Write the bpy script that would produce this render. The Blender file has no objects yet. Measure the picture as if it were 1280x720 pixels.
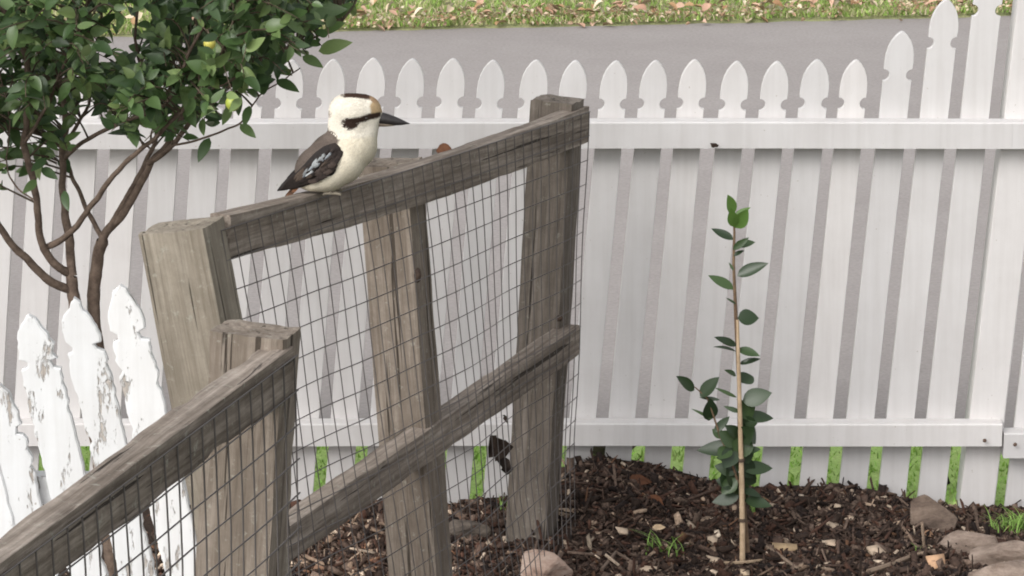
import bpy, bmesh, math, random
import numpy as np
from mathutils import Vector, Matrix, Euler, noise as mnoise
random.seed(7); RNG = np.random.default_rng(7)
R = math.radians
scene = bpy.context.scene
col = scene.collection

# ------------------------------------------------------------------ camera, world, sun, exposure
CAM_H = 2.39; PITCH = R(13.0); F = 5000.0
cam_d = bpy.data.cameras.new('camera'); cam = bpy.data.objects.new('camera', cam_d); col.objects.link(cam)
cam_d.sensor_width = 36.0; cam_d.lens = F/1280*36.0; cam_d.clip_start = 0.05; cam_d.clip_end = 3000
cam.location = (0, 0, CAM_H); cam.rotation_euler = (R(90)-PITCH, 0, 0)
scene.camera = cam
world = bpy.data.worlds.new('World'); scene.world = world; world.use_nodes = True
wn = world.node_tree.nodes; wl = world.node_tree.links; wn.clear()
SUN_EL, SUN_AZ = R(38), R(218)      # azimuth measured from +Y clockwise
sky = wn.new('ShaderNodeTexSky'); sky.sky_type = 'NISHITA'; sky.sun_disc = False
sky.sun_elevation = SUN_EL; sky.sun_rotation = SUN_AZ; sky.dust_density = 3.0; sky.air_density = 1.0
hs = wn.new('ShaderNodeHueSaturation'); hs.inputs['Saturation'].default_value = 0.12   # overcast: grey cloud
bg = wn.new('ShaderNodeBackground'); bg.inputs['Strength'].default_value = 0.15
wo = wn.new('ShaderNodeOutputWorld')
wl.new(sky.outputs[0], hs.inputs['Color']); wl.new(hs.outputs[0], bg.inputs['Color']); wl.new(bg.outputs[0], wo.inputs['Surface'])
sun_d = bpy.data.lights.new('sun', 'SUN'); sun_d.energy = 0.65; sun_d.angle = R(32); sun_d.color = (1.0, 0.955, 0.90)
sun = bpy.data.objects.new('sun', sun_d); col.objects.link(sun)
sd = Vector((math.sin(SUN_AZ)*math.cos(SUN_EL), math.cos(SUN_AZ)*math.cos(SUN_EL), math.sin(SUN_EL)))
sun.rotation_euler = (-sd).to_track_quat('-Z', 'Y').to_euler(); sun.location = (-3, -4, 8)
vs = scene.view_settings; vs.view_transform = 'Standard'; vs.look = 'None'; vs.gamma = 1.0; vs.exposure = 0.70
vs.use_curve_mapping = False
scene.cycles.filter_width = 1.9

# ------------------------------------------------------------------ helpers
cp, sp = math.cos(PITCH), math.sin(PITCH)
def P(px, py, Y):
    """world point seen at photo pixel (px,py) at distance Y"""
    a = (px-640)/F; b = (360-py)/F
    d = Vector((a, cp+b*sp, -sp+b*cp)); t = Y/d.y
    return Vector((d.x*t, Y, CAM_H+d.z*t))
def G(px, py, z=0.0):
    """world point seen at photo pixel on the level z"""
    a = (px-640)/F; b = (360-py)/F
    d = Vector((a, cp+b*sp, -sp+b*cp)); t = (z-CAM_H)/d.z
    return Vector((d.x*t, d.y*t, z))
def tag(o, label=None, cat=None, group=None, kind=None):
    if label: o['label'] = label
    if cat: o['category'] = cat
    if group: o['group'] = group
    if kind: o['kind'] = kind
    return o
def empty(name, loc, label=None, cat=None, group=None):
    o = bpy.data.objects.new(name, None); col.objects.link(o); o.location = loc; o.empty_display_size = .05
    return tag(o, label, cat, group)
def root_world(p):
    v = Vector((0,0,0))
    while p is not None:
        v = v + p.location; p = p.parent
    return v
WM = {}
def link(name, me, mat=None, parent=None, world_m=None):
    """link mesh; world_m is its world matrix (parents are never rotated)"""
    o = bpy.data.objects.new(name, me); col.objects.link(o)
    if mat and not me.materials: me.materials.append(mat)
    M = world_m if world_m is not None else Matrix.Identity(4)
    WM[o.name] = M.copy()
    if parent:
        o.parent = parent
        M = parent_inv(parent) @ M
    o.matrix_local = M
    return o
def parent_inv(p):
    return world_of(p).inverted()
def world_of(p):
    return WM[p.name] if p.name in WM else Matrix.Translation(p.location)
def mesh(name, verts, faces, smooth=False, colors=None):
    me = bpy.data.meshes.new(name)
    me.from_pydata([tuple(v) for v in verts], [], faces)
    if smooth: me.polygons.foreach_set('use_smooth', [True]*len(me.polygons))
    if colors is not None:
        ca = me.color_attributes.new('Col', 'FLOAT_COLOR', 'POINT')
        c = np.ones((len(verts), 4), np.float32); c[:, :3] = np.asarray(colors)[:, :3]
        ca.data.foreach_set('color', c.ravel())
    me.update()
    return me
def fast_mesh(name, V, Fc, colors=None, smooth=False):
    """numpy verts (n,3) and faces (m,k)"""
    V = np.asarray(V, np.float32); Fc = np.asarray(Fc, np.int32); m, k = Fc.shape
    me = bpy.data.meshes.new(name)
    me.vertices.add(len(V)); me.vertices.foreach_set('co', V.ravel())
    me.loops.add(m*k); me.loops.foreach_set('vertex_index', Fc.ravel())
    me.polygons.add(m); me.polygons.foreach_set('loop_start', np.arange(0, m*k, k, dtype=np.int32))
    if smooth: me.polygons.foreach_set('use_smooth', np.ones(m, bool))
    me.update(calc_edges=True)
    if colors is not None:
        ca = me.color_attributes.new('Col', 'FLOAT_COLOR', 'POINT')
        c = np.ones((len(V), 4), np.float32); c[:, :3] = colors
        ca.data.foreach_set('color', c.ravel())
    me.validate()
    return me
def scatter(name, tv, tf, mats, cols, smooth=False):
    """join many transformed copies of a template; mats (n,4,4)"""
    tv = np.asarray(tv, float); tf = np.asarray(tf, int); n = len(mats); k = len(tv)
    h = np.concatenate([tv, np.ones((k, 1))], 1)
    V = np.einsum('nij,kj->nki', np.asarray(mats), h)[:, :, :3].reshape(-1, 3)
    Fc = (tf[None]+(np.arange(n)*k)[:, None, None]).reshape(-1, tf.shape[1])
    C = np.repeat(np.asarray(cols), k, axis=0)
    return fast_mesh(name, V, Fc, C, smooth)
def euler_mats(loc, rot, scl):
    n = len(loc); M = np.zeros((n, 4, 4))
    for i in range(n):
        M[i] = np.array(Matrix.LocRotScale(Vector(loc[i]), Euler(rot[i]), Vector(scl[i])))
    return M
def nz(x, y=0, z=0): return mnoise.noise(Vector((x, y, z)))

# ------------------------------------------------------------------ materials
def mat_new(name):
    m = bpy.data.materials.new(name); m.use_nodes = True
    n = m.node_tree.nodes; l = m.node_tree.links; b = n['Principled BSDF']
    return m, n, l, b
def ramp(n, stops):
    r = n.new('ShaderNodeValToRGB'); e = r.color_ramp.elements
    while len(e) < len(stops): e.new(0.5)
    for i, (p, c) in enumerate(stops):
        e[i].position = p; e[i].color = (*c, 1) if len(c) == 3 else c
    return r
def noise(n, l, coord, scale, detail=6, rough=.6, mapping=None):
    t = n.new('ShaderNodeTexNoise'); t.inputs['Scale'].default_value = scale
    t.inputs['Detail'].default_value = detail; t.inputs['Roughness'].default_value = rough
    if mapping:
        mp = n.new('ShaderNodeMapping'); mp.inputs['Scale'].default_value = mapping
        l.new(coord, mp.inputs['Vector']); l.new(mp.outputs[0], t.inputs['Vector'])
    else: l.new(coord, t.inputs['Vector'])
    return t
def mixc(n, l, a, b, fac, mode='MIX'):
    m = n.new('ShaderNodeMix'); m.data_type = 'RGBA'; m.blend_type = mode
    for sock, v in ((m.inputs[6], a), (m.inputs[7], b), (m.inputs[0], fac)):
        if hasattr(v, 'is_output'): l.new(v, sock)
        elif isinstance(v, (int, float)): sock.default_value = v
        else: sock.default_value = (*v, 1)
    return m.outputs[2]
def bump(n, l, b, h, strength, dist, prev=None):
    bm_ = n.new('ShaderNodeBump'); bm_.inputs['Strength'].default_value = strength; bm_.inputs['Distance'].default_value = dist
    l.new(h, bm_.inputs['Height'])
    if prev: l.new(prev, bm_.inputs['Normal'])
    l.new(bm_.outputs[0], b.inputs['Normal']); return bm_.outputs[0]
def timber(name, dark, mid, light, lichen=.0, rough=.9):
    """weathered timber, grain along local X, seeded per object"""
    m, n, l, b = mat_new(name)
    tc = n.new('ShaderNodeTexCoord'); oi = n.new('ShaderNodeObjectInfo')
    va = n.new('ShaderNodeVectorMath'); va.operation = 'ADD'
    sc = n.new('ShaderNodeVectorMath'); sc.operation = 'SCALE'; sc.inputs[0].default_value = (9, 17, 31)
    l.new(oi.outputs['Random'], sc.inputs['Scale']); l.new(tc.outputs['Object'], va.inputs[0]); l.new(sc.outputs[0], va.inputs[1])
    c = va.outputs[0]
    g = noise(n, l, c, 1.0, 8, .7, (3.0, 95, 95))
    rg = ramp(n, [(.28, dark), (.47, mid), (.72, light)]); l.new(g.outputs[0], rg.inputs[0])
    g2 = noise(n, l, c, 1.0, 5, .6, (2.2, 14, 14))
    r2 = ramp(n, [(.3, (.62, .6, .58)), (.7, (1.2, 1.2, 1.2))]); l.new(g2.outputs[0], r2.inputs[0])
    c1 = mixc(n, l, rg.outputs[0], r2.outputs[0], 1.0, 'MULTIPLY')
    # long drying cracks
    cr = noise(n, l, c, 1.0, 4, .55, (1.5, 75, 75))
    rc = ramp(n, [(.345, (1, 1, 1)), (.372, (0, 0, 0))]); l.new(cr.outputs[0], rc.inputs[0])
    c2 = mixc(n, l, c1, tuple(x*.45 for x in dark), rc.outputs[0])
    # blotches of grime and pale lichen
    bl = noise(n, l, c, 26, 6, .75)
    rb = ramp(n, [(.42, (0, 0, 0)), (.62, (1, 1, 1))]); l.new(bl.outputs[0], rb.inputs[0])
    mm = n.new('ShaderNodeMath'); mm.operation = 'MULTIPLY'; mm.inputs[1].default_value = .35; l.new(rb.outputs[0], mm.inputs[0])
    c3 = mixc(n, l, c2, tuple(x*.9 for x in dark), mm.outputs[0])
    li = noise(n, l, c, 60, 4, .7)
    rl = ramp(n, [(.60, (0, 0, 0)), (.68, (1, 1, 1))]); l.new(li.outputs[0], rl.inputs[0])
    ml = n.new('ShaderNodeMath'); ml.operation = 'MULTIPLY'; ml.inputs[1].default_value = lichen; l.new(rl.outputs[0], ml.inputs[0])
    c4 = mixc(n, l, c3, (.42, .42, .36), ml.outputs[0])
    l.new(c4, b.inputs['Base Color']); b.inputs['Roughness'].default_value = rough
    b.inputs['Specular IOR Level'].default_value = .25
    nb = bump(n, l, b, g.outputs[0], .9, .004)
    bump(n, l, b, rc.outputs[0], 1.0, -.005, nb)
    return m
M_post = timber('weathered_timber', (.13, .103, .081), (.24, .200, .164), (.355, .308, .262), .35)
M_rail = timber('silvered_timber', (.11, .087, .07), (.25, .208, .173), (.47, .41, .36), .45)
M_postA = timber('pale_timber', (.17, .145, .112), (.27, .235, .19), (.37, .33, .275), .35)
M_dark = timber('dark_timber', (.09, .075, .062), (.17, .145, .122), (.27, .235, .205), .3)  # grey-brown timber in darker tones, for far post C

def paint(name, base, dirt, amount, chips=0):
    m, n, l, b = mat_new(name)
    tc = n.new('ShaderNodeTexCoord'); oi = n.new('ShaderNodeObjectInfo')
    va = n.new('ShaderNodeVectorMath'); va.operation = 'ADD'
    sc = n.new('ShaderNodeVectorMath'); sc.operation = 'SCALE'; sc.inputs[0].default_value = (7, 13, 5)
    l.new(oi.outputs['Random'], sc.inputs['Scale']); l.new(tc.outputs['Object'], va.inputs[0]); l.new(sc.outputs[0], va.inputs[1])
    c = va.outputs[0]
    a = noise(n, l, c, 9, 7, .65)
    ra = ramp(n, [(.35, (0, 0, 0)), (.75, (1, 1, 1))]); l.new(a.outputs[0], ra.inputs[0])
    ma = n.new('ShaderNodeMath'); ma.operation = 'MULTIPLY'; ma.inputs[1].default_value = amount; l.new(ra.outputs[0], ma.inputs[0])
    c1 = mixc(n, l, base, dirt, ma.outputs[0])
    s = noise(n, l, c, 1, 4, .6, (60, 60, 3))      # streaks down the board
    rs = ramp(n, [(.3, (.93, .925, .92)), (.6, (1, 1, 1))]); l.new(s.outputs[0], rs.inputs[0])
    rv = ramp(n, [(0, (.93, .93, .93)), (1, (1.04, 1.03, 1.02))]); l.new(oi.outputs['Random'], rv.inputs[0]); c1 = mixc(n, l, c1, rv.outputs[0], 1.0, 'MULTIPLY')
    c2 = mixc(n, l, c1, rs.outputs[0], 1.0, 'MULTIPLY')
    sp_ = noise(n, l, c, 130, 2, .5)
    rp = ramp(n, [(.74, (0, 0, 0)), (.80, (1, 1, 1))]); l.new(sp_.outputs[0], rp.inputs[0])
    c2 = mixc(n, l, c2, (.36, .32, .28), rp.outputs[0])
    hgt = s.outputs[0]
    if chips:
        k = noise(n, l, c, 1, 6, .75, (34, 34, 9))
        rk = ramp(n, [(.565, (0, 0, 0)), (.61, (1, 1, 1))]); l.new(k.outputs[0], rk.inputs[0])
        w = noise(n, l, c, 1, 5, .7, (90, 90, 5))
        rw = ramp(n, [(.3, (.25, .21, .18)), (.7, (.62, .57, .52))]); l.new(w.outputs[0], rw.inputs[0])
        c2 = mixc(n, l, c2, rw.outputs[0], rk.outputs[0]); hgt = rk.outputs[0]
        bump(n, l, b, hgt, .9, -.002)
    else:
        bump(n, l, b, hgt, .15, .001)
    l.new(c2, b.inputs['Base Color']); b.inputs['Roughness'].default_value = .55
    b.inputs['Specular IOR Level'].default_value = .35
    return m
M_white = paint('white_fence_paint', (.635, .618, .614), (.53, .508, .50), .5)
M_oldwhite = paint('flaking_white_paint', (.80, .81, .82), (.64, .62, .60), .4, 1)

def flat(name, c, rough=.7, spec=.3, metal=0):
    m, n, l, b = mat_new(name); b.inputs['Base Color'].default_value = (*c, 1)
    b.inputs['Roughness'].default_value = rough; b.inputs['Specular IOR Level'].default_value = spec; b.inputs['Metallic'].default_value = metal
    return m
def vary(name, c1, c2, scale=40, rough=.8, spec=.3, bs=.5, bd=.002):
    m, n, l, b = mat_new(name); tc = n.new('ShaderNodeTexCoord')
    t = noise(n, l, tc.outputs['Object'], scale, 6, .65)
    r = ramp(n, [(.3, c1), (.7, c2)]); l.new(t.outputs[0], r.inputs[0]); l.new(r.outputs[0], b.inputs['Base Color'])
    b.inputs['Roughness'].default_value = rough; b.inputs['Specular IOR Level'].default_value = spec
    bump(n, l, b, t.outputs[0], bs, bd); return m
def attr_mat(name, rough=.8, spec=.3, noise_scale=120, amt=.35, transl=0, bs=.4, bd=.001):
    m, n, l, b = mat_new(name); at = n.new('ShaderNodeAttribute'); at.attribute_name = 'Col'
    tc = n.new('ShaderNodeTexCoord'); t = noise(n, l, tc.outputs['Object'], noise_scale, 4, .6)
    r = ramp(n, [(.3, (1-amt,)*3), (.7, (1+amt,)*3)]); l.new(t.outputs[0], r.inputs[0])
    c = mixc(n, l, at.outputs['Color'], r.outputs[0], 1.0, 'MULTIPLY'); l.new(c, b.inputs['Base Color'])
    b.inputs['Roughness'].default_value = rough; b.inputs['Specular IOR Level'].default_value = spec
    bump(n, l, b, t.outputs[0], bs, bd)
    if transl:
        tr = n.new('ShaderNodeBsdfTranslucent'); l.new(c, tr.inputs['Color']); mx = n.new('ShaderNodeMixShader'); mx.inputs[0].default_value = transl
        out = n['Material Output']; l.new(b.outputs[0], mx.inputs[1]); l.new(tr.outputs[0], mx.inputs[2]); l.new(mx.outputs[0], out.inputs['Surface'])
    return m
def leaf_mat(name, stops, rough=.38, spec=.6, transl=.3):
    """colour picked per object at random, mottled, paler underside"""
    m, n, l, b = mat_new(name); oi = n.new('ShaderNodeObjectInfo'); r = ramp(n, stops); l.new(oi.outputs['Random'], r.inputs[0])
    tc = n.new('ShaderNodeTexCoord'); t = noise(n, l, tc.outputs['Object'], 90, 4, .6)
    rr = ramp(n, [(.3, (.75, .75, .75)), (.7, (1.25, 1.25, 1.25))]); l.new(t.outputs[0], rr.inputs[0])
    c = mixc(n, l, r.outputs[0], rr.outputs[0], 1.0, 'MULTIPLY')
    ge = n.new('ShaderNodeNewGeometry'); c = mixc(n, l, c, mixc(n, l, c, (.16, .2, .12), .45), ge.outputs['Backfacing'])
    l.new(c, b.inputs['Base Color']); b.inputs['Roughness'].default_value = rough; b.inputs['Specular IOR Level'].default_value = spec
    tr = n.new('ShaderNodeBsdfTranslucent'); l.new(c, tr.inputs['Color']); mx = n.new('ShaderNodeMixShader'); mx.inputs[0].default_value = transl
    out = n['Material Output']; l.new(b.outputs[0], mx.inputs[1]); l.new(tr.outputs[0], mx.inputs[2]); l.new(mx.outputs[0], out.inputs['Surface'])
    return m
CIT = [(.05, .10, .035), (.07, .135, .045), (.10, .18, .06), (.15, .24, .08)]
M_leaf = leaf_mat('citrus_leaf', [(0, (.045, .085, .030)), (.45, (.08, .14, .045)), (.8, (.13, .20, .07)), (1, (.25, .33, .12))])
M_leafs = attr_mat('citrus_foliage', .42, .5, 90, .25, .25)
M_cam = leaf_mat('sapling_leaf', [(0, (.018, .034, .014)), (.6, (.032, .058, .022)), (1, (.06, .10, .036))], .36, .45, .06)
M_camy = leaf_mat('young_leaf', [(0, (.10, .19, .04)), (1, (.14, .25, .06))], .4, .5, .3)
M_bark = vary('citrus_bark', (.085, .06, .047), (.21, .155, .12), 60, .9, .2, .8, .004)
M_twig = vary('thin_bark', (.06, .045, .03), (.13, .10, .07), 80, .85)
M_wire = flat('galvanised_wire', (.13, .115, .11), .6, .5, .35)
M_cane = vary('bamboo', (.38, .27, .17), (.60, .45, .30), 50, .6)
M_chip = attr_mat('bark_chips', .9, .2, 160, .4)
M_dead = leaf_mat('dry_leaf', [(0, (.45, .26, .16)), (.4, (.62, .45, .28)), (.75, (.72, .58, .42)), (1, (.55, .33, .22))], .75, .25, .2)
M_deadb = leaf_mat('brown_leaf', [(0, (.09, .038, .02)), (1, (.17, .075, .04))], .75, .25, .08)
M_deadd = leaf_mat('dark_leaf', [(0, (.025, .018, .015)), (1, (.045, .03, .022))], .8, .25, .05)
M_grassb = attr_mat('grass_blades', .6, .3, 60, .2, .3)
M_black = vary('black_scrap', (.012, .01, .01), (.04, .03, .025), 70, .8)

# ------------------------------------------------------------------ ground sheets
FY = 8.40                                   # back line of the rails, front of the white pickets
LEAN = .086                                 # pickets lean along the fence
def sxs(px): return (px-640)/577.0
ZT = [(-900, -.03), (350, -.03), (560, -.035), (640, -.02), (700, .04), (750, .078), (800, .066), (860, .030), (950, .002), (1050, .010), (1120, -.012), (1200, -.038), (1500, -.045)]
def bed_z(x, y):
    px = x*577+640
    zf = np.interp(px, [a for a, _ in ZT], [b for _, b in ZT])
    w = min(1, max(0, (y-7.80)/.5)); w = w*w*(3-2*w)
    z = zf*w
    z += .012*nz(x*6, y*6, 3)+.006*nz(x*19, y*19, 8)
    return z
def sheet(name, x0, x1, y0, y1, nx, ny, zf, mat, loc=(0, 0, 0)):
    xs = np.linspace(x0, x1, nx+1); ys = np.linspace(y0, y1, ny+1)
    V = [(x, y, zf(x, y)) for y in ys for x in xs]
    Fc = [(j*(nx+1)+i, j*(nx+1)+i+1, (j+1)*(nx+1)+i+1, (j+1)*(nx+1)+i) for j in range(ny) for i in range(nx)]
    o = link(name, mesh(name, V, Fc, True), mat); o['kind'] = 'structure'; return o
def ground_mat(name, stops, scale, rough=.95, bs=.5, bd=.01, fine=400, fa=.28):
    m, n, l, b = mat_new(name); tc = n.new('ShaderNodeTexCoord')
    t = noise(n, l, tc.outputs['Object'], scale, 8, .7); r = ramp(n, stops); l.new(t.outputs[0], r.inputs[0])
    f = noise(n, l, tc.outputs['Object'], fine, 3, .6); rf = ramp(n, [(.3, (1-fa,)*3), (.7, (1+fa,)*3)]); l.new(f.outputs[0], rf.inputs[0])
    c = mixc(n, l, r.outputs[0], rf.outputs[0], 1.0, 'MULTIPLY'); l.new(c, b.inputs['Base Color'])
    b.inputs['Roughness'].default_value = rough; b.inputs['Specular IOR Level'].default_value = .2
    nb = bump(n, l, b, t.outputs[0], bs, bd); bump(n, l, b, f.outputs[0], .5, .003, nb); return m
M_soil = ground_mat('soil', [(.3, (.02, .013, .010)), (.7, (.06, .04, .03))], 30, fine=160)
M_turf = ground_mat('turf_soil', [(.3, (.32, .50, .13)), (.7, (.46, .60, .21))], 12, fine=150)
M_land = ground_mat('lawn', [(.3, (.06, .09, .03)), (.7, (.11, .15, .05))], 3, fine=60)
M_road = ground_mat('asphalt', [(.25, (.270, .246, .236)), (.75, (.330, .304, .293))], 1.6, fine=90, bs=.1, fa=.11)
sheet('ground', -400, 400, -200, 600, 8, 8, lambda x, y: -.16, M_land)
sheet('garden_bed', -3.2, 2.6, 3.0, FY+.012, 150, 140, bed_z, M_soil)
sheet('grass_verge', -12, 12, FY-.02, 9.0, 60, 24, lambda x, y: -.04 if y > FY+.02 else -.10, M_turf)
FAR_Y = lambda x: 14.96+.14*x+.03*nz(x*3, 0, 1)    # road edge, gently turned
def quad(name, pts, mat):
    o = link(name, mesh(name, pts, [(0, 1, 2, 3)]), mat); o['kind'] = 'structure'; return o
quad('road', [(-60, 8.95-.5, -.052), (60, 8.95+.5, -.052), (60, 15.4+9.6, -.052), (-60, 15.4-9.6, -.052)][0:0] or
     [(-40, 8.93, -.046), (40, 8.93, -.046), (40, 22.0, -.046), (-40, 22.0, -.046)], M_road)
nseg = 60
V = []; Fc = []; nseg = 400
for i in range(nseg+1):
    x = -6+12*i/nseg; j_ = .03*nz(x*9, 2, 2)+.012*nz(x*40, 2, 2); V += [(x, FAR_Y(x)-.07+j_, -.052), (x, FAR_Y(x)-.01+j_, -.036), (x, 40, .05)]
for i in range(nseg): Fc += [(3*i, 3*i+3, 3*i+4, 3*i+1), (3*i+1, 3*i+4, 3*i+5, 3*i+2)]
o = link('far_verge', mesh('far_verge', V, Fc), ground_mat('dry_verge_soil', [(.3, (.20, .23, .10)), (.7, (.34, .33, .18))], 12, fine=150)); o['kind'] = 'structure'
# grass blades
def blades(name, pts, hmin, hmax, wid, palette, lean=.5):
    n = len(pts); pts = np.asarray(pts)
    h = RNG.uniform(hmin, hmax, n); a = RNG.uniform(0, 2*math.pi, n); w = wid*RNG.uniform(.6, 1.4, n)
    ln = h*RNG.uniform(0, lean, n); la = RNG.uniform(0, 2*math.pi, n)
    dx = np.cos(a)*w/2; dy = np.sin(a)*w/2
    V = np.zeros((n, 5, 3)); V[:, 0] = pts; V[:, 1] = pts; V[:, 0, 0] -= dx; V[:, 0, 1] -= dy; V[:, 1, 0] += dx; V[:, 1, 1] += dy
    m = pts.copy(); m[:, 2] += h*.6; m[:, 0] += np.cos(la)*ln*.4; m[:, 1] += np.sin(la)*ln*.4
    V[:, 2] = m; V[:, 3] = m; V[:, 2, 0] += dx*.7; V[:, 2, 1] += dy*.7; V[:, 3, 0] -= dx*.7; V[:, 3, 1] -= dy*.7
    V[:, 4] = pts; V[:, 4, 2] += h*.95; V[:, 4, 0] += np.cos(la)*ln; V[:, 4, 1] += np.sin(la)*ln
    b = np.arange(n)*5
    Fc = np.concatenate([np.stack([b, b+1, b+2], 1), np.stack([b, b+2, b+3], 1), np.stack([b+3, b+2, b+4], 1)])
    pal = np.asarray(palette); ci = RNG.integers(0, len(pal), n); C = pal[ci]*RNG.uniform(.75, 1.25, (n, 1))
    return fast_mesh(name, V.reshape(-1, 3), Fc, np.repeat(C, 5, axis=0))
GP = [(.42, .70, .14), (.46, .72, .20), (.24, .40, .08), (.30, .46, .10), (.34, .50, .13), (.38, .50, .16), (.20, .34, .07)]
pts = []
for i in range(9000): pts.append((RNG.uniform(-2.2, 2.0), RNG.uniform(8.43, 9.0), -.045))
o = link('verge_grass', blades('verge_grass', pts, .010, .026, .006, GP, 1.2), M_grassb)
tag(o, 'bright green grass on the verge right behind the white fence', 'grass', kind='stuff')
pts = []; 
while len(pts) < 60000:
    x = RNG.uniform(-2.6, 2.6); y = FAR_Y(x)+RNG.uniform(-.06, 1) ** 1.4*2.6 if False else FAR_Y(x)-.055+2.3*RNG.uniform(0, 1)**1.2
    d = nz(x*2.2, y*2.2, 5)
    if RNG.uniform() < .75+d: pts.append((x, y, -.036+.0035*(y-14)))
P2 = [(.28, .42, .10), (.34, .48, .13), (.24, .38, .08), (.42, .44, .20), (.50, .46, .26), (.56, .50, .32)]
o = link('roadside_grass', blades('roadside_grass', pts, .012, .038, .007, P2, 1.3), M_grassb)
tag(o, 'long mixed green and straw grass along the far side of the road', 'grass', kind='stuff')

# ------------------------------------------------------------------ white picket fence
def box(name, p0, p1, mat, parent, bev=.002, sub=0):
    bm = bmesh.new(); bmesh.ops.create_cube(bm, size=1)
    c = (Vector(p0)+Vector(p1))/2; s = Vector(p1)-Vector(p0)
    for v in bm.verts: v.co = Vector((v.co.x*s.x, v.co.y*s.y, v.co.z*s.z))
    if bev: bmesh.ops.bevel(bm, geom=bm.edges[:], offset=bev, segments=2, affect='EDGES')
    me = bpy.data.meshes.new(name); bm.to_mesh(me); bm.free()
    return link(name, me, mat, parent, Matrix.Translation(c))
PW = .0575                                        # picket width
def spade_profile(w, top):
    """half outline, right side, from shoulder up to tip; z relative to the tip"""
    h = w/2; pts = [(h, -.112)]
    for k in range(0, 9):                          # round bite
        a = R(-90+22.5*k); pts.append((h+.001-.0125*math.cos(a) if False else h-.0125*math.cos(a), -.0935+.0125*math.sin(a)))
    pts += [(h, -.080), (h+.0005, -.066), (h*.985, -.050), (h*.88, -.034), (h*.68, -.020), (h*.42, -.009), (h*.18, -.002), (0, 0)]
    return [(x, z+top) for x, z in pts]
def picket_mesh(name, w, zb, zt, t=.016, lean=LEAN, wob=0, seed=0):
    pr = spade_profile(w, zt); half = [(w/2, zb), (w/2, zb+(zt-zb)*.4)]+pr
    out = half+[(-x, z) for x, z in reversed(half[:-1])]
    if wob:
        out = [(x+wob*nz(i*.9, seed, 2), z+wob*nz(i*.7, seed, 5)) for i, (x, z) in enumerate(out)]
    bm = bmesh.new(); vs = [bm.verts.new((x+lean*z, 0, z)) for x, z in out]
    f = bm.faces.new(vs); r = bmesh.ops.extrude_face_region(bm, geom=[f])
    for v in [g for g in r['geom'] if isinstance(g, bmesh.types.BMVert)]: v.co.y += t
    bmesh.ops.recalc_face_normals(bm, faces=bm.faces)
    es = [e for e in bm.edges if abs(e.verts[0].co.y-e.verts[1].co.y) < 1e-6]
    bmesh.ops.bevel(bm, geom=es, offset=.0008, segments=1, affect='EDGES')
    me = bpy.data.meshes.new(name); bm.to_mesh(me); bm.free(); return me
fence = empty('picket_fence', (0, FY, -.05), 'long white painted picket fence standing between the mulched garden and the road', 'fence')
ZT_F = .948
pm = [picket_mesh('picket', PW*(1+.02*i), -.09, ZT_F+.002*(i-1)) for i in range(3)]
PIT = .08610
x_ref = P(1070, 100, FY+.008).x-LEAN*.90          # picket whose head is at x = 1070
POSTL = P(1232, 350, FY).x-LEAN*P(1232, 350, FY).z # fence post foot, left edge
def put_picket(me, x, dy=0, roll=0, z=0):
    o = link('picket', me, M_white, fence, Matrix.Translation((x, FY+.001+dy, z)) @ Matrix.Rotation(roll, 4, 'Y'))
    return o
for k in range(0, 40):
    x = x_ref-k*PIT+random.uniform(-.0012, .0012)
    put_picket(random.choice(pm), x, random.uniform(0, .002), random.uniform(-.004, .004), random.uniform(-.002, .002))
for k, top in ((1, .061), (2, .130), (3, .200)):
    put_picket(picket_mesh('picket', PW*1.05, -.09, ZT_F+top), x_ref+k*PIT+.001*k)
# post, rails
def lean_box(name, x0, x1, y0, y1, z0, z1, mat, parent):
    V = [(x+LEAN*z, y, z) for z in (z0, z1) for (x, y) in ((x0, y0), (x1, y0), (x1, y1), (x0, y1))]
    Fc = [(0, 3, 2, 1), (4, 5, 6, 7), (0, 1, 5, 4), (1, 2, 6, 5), (2, 3, 7, 6), (3, 0, 4, 7)]
    me = mesh(name, V, Fc); bm = bmesh.new(); bm.from_mesh(me); bmesh.ops.bevel(bm, geom=bm.edges[:], offset=.002, segments=2, affect='EDGES'); bm.to_mesh(me); bm.free()
    return link(name, me, mat, parent)
lean_box('fence_post', POSTL, POSTL+.076, FY-.003, FY+.078, -.06, 1.32, M_white, fence)
PX2 = x_ref-40*PIT
lean_box('fence_post', PX2-.045, PX2+.03, FY-.003, FY+.078, -.06, 1.1, M_white, fence)
ex = P(1253, 545, FY-.05).x
def rail_box(x0, x1, zt, h, dep=.046):
    nx = int((x1-x0)/.06)+2; V = []; Fc = []
    for i in range(nx+1):
        x = x0+(x1-x0)*i/nx; w = .0016*nz(x*2, zt*9, 0)
        ring = []
        for (y, z) in ((-dep, -h), (-dep, -.003), (-dep+.003, 0), (0, 0), (0, -h)):
            ring.append((x, FY+y, zt+z+w))
        V += ring
    for i in range(nx):
        for j in range(5): a = i*5+j; b = i*5+(j+1) % 5; Fc.append((a, b, b+5, a+5))
    Fc += [tuple(range(4, -1, -1)), tuple(nx*5+j for j in range(5))]
    return link('rail', mesh('rail', V, Fc), M_white, fence)
XL = PX2-.03
rail_box(XL, ex+.004+.14*0, .822, .057); rail_box(XL, ex, .160, .050)
rail_box(ex+.0042, ex+1.6, .822, .057); rail_box(ex+.004, ex+1.6, .139, .056)
for k in range(0, 14):
    put_picket(random.choice(pm), POSTL+.076+.026+PW/2+k*PIT, 0, 0, .02)
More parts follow.
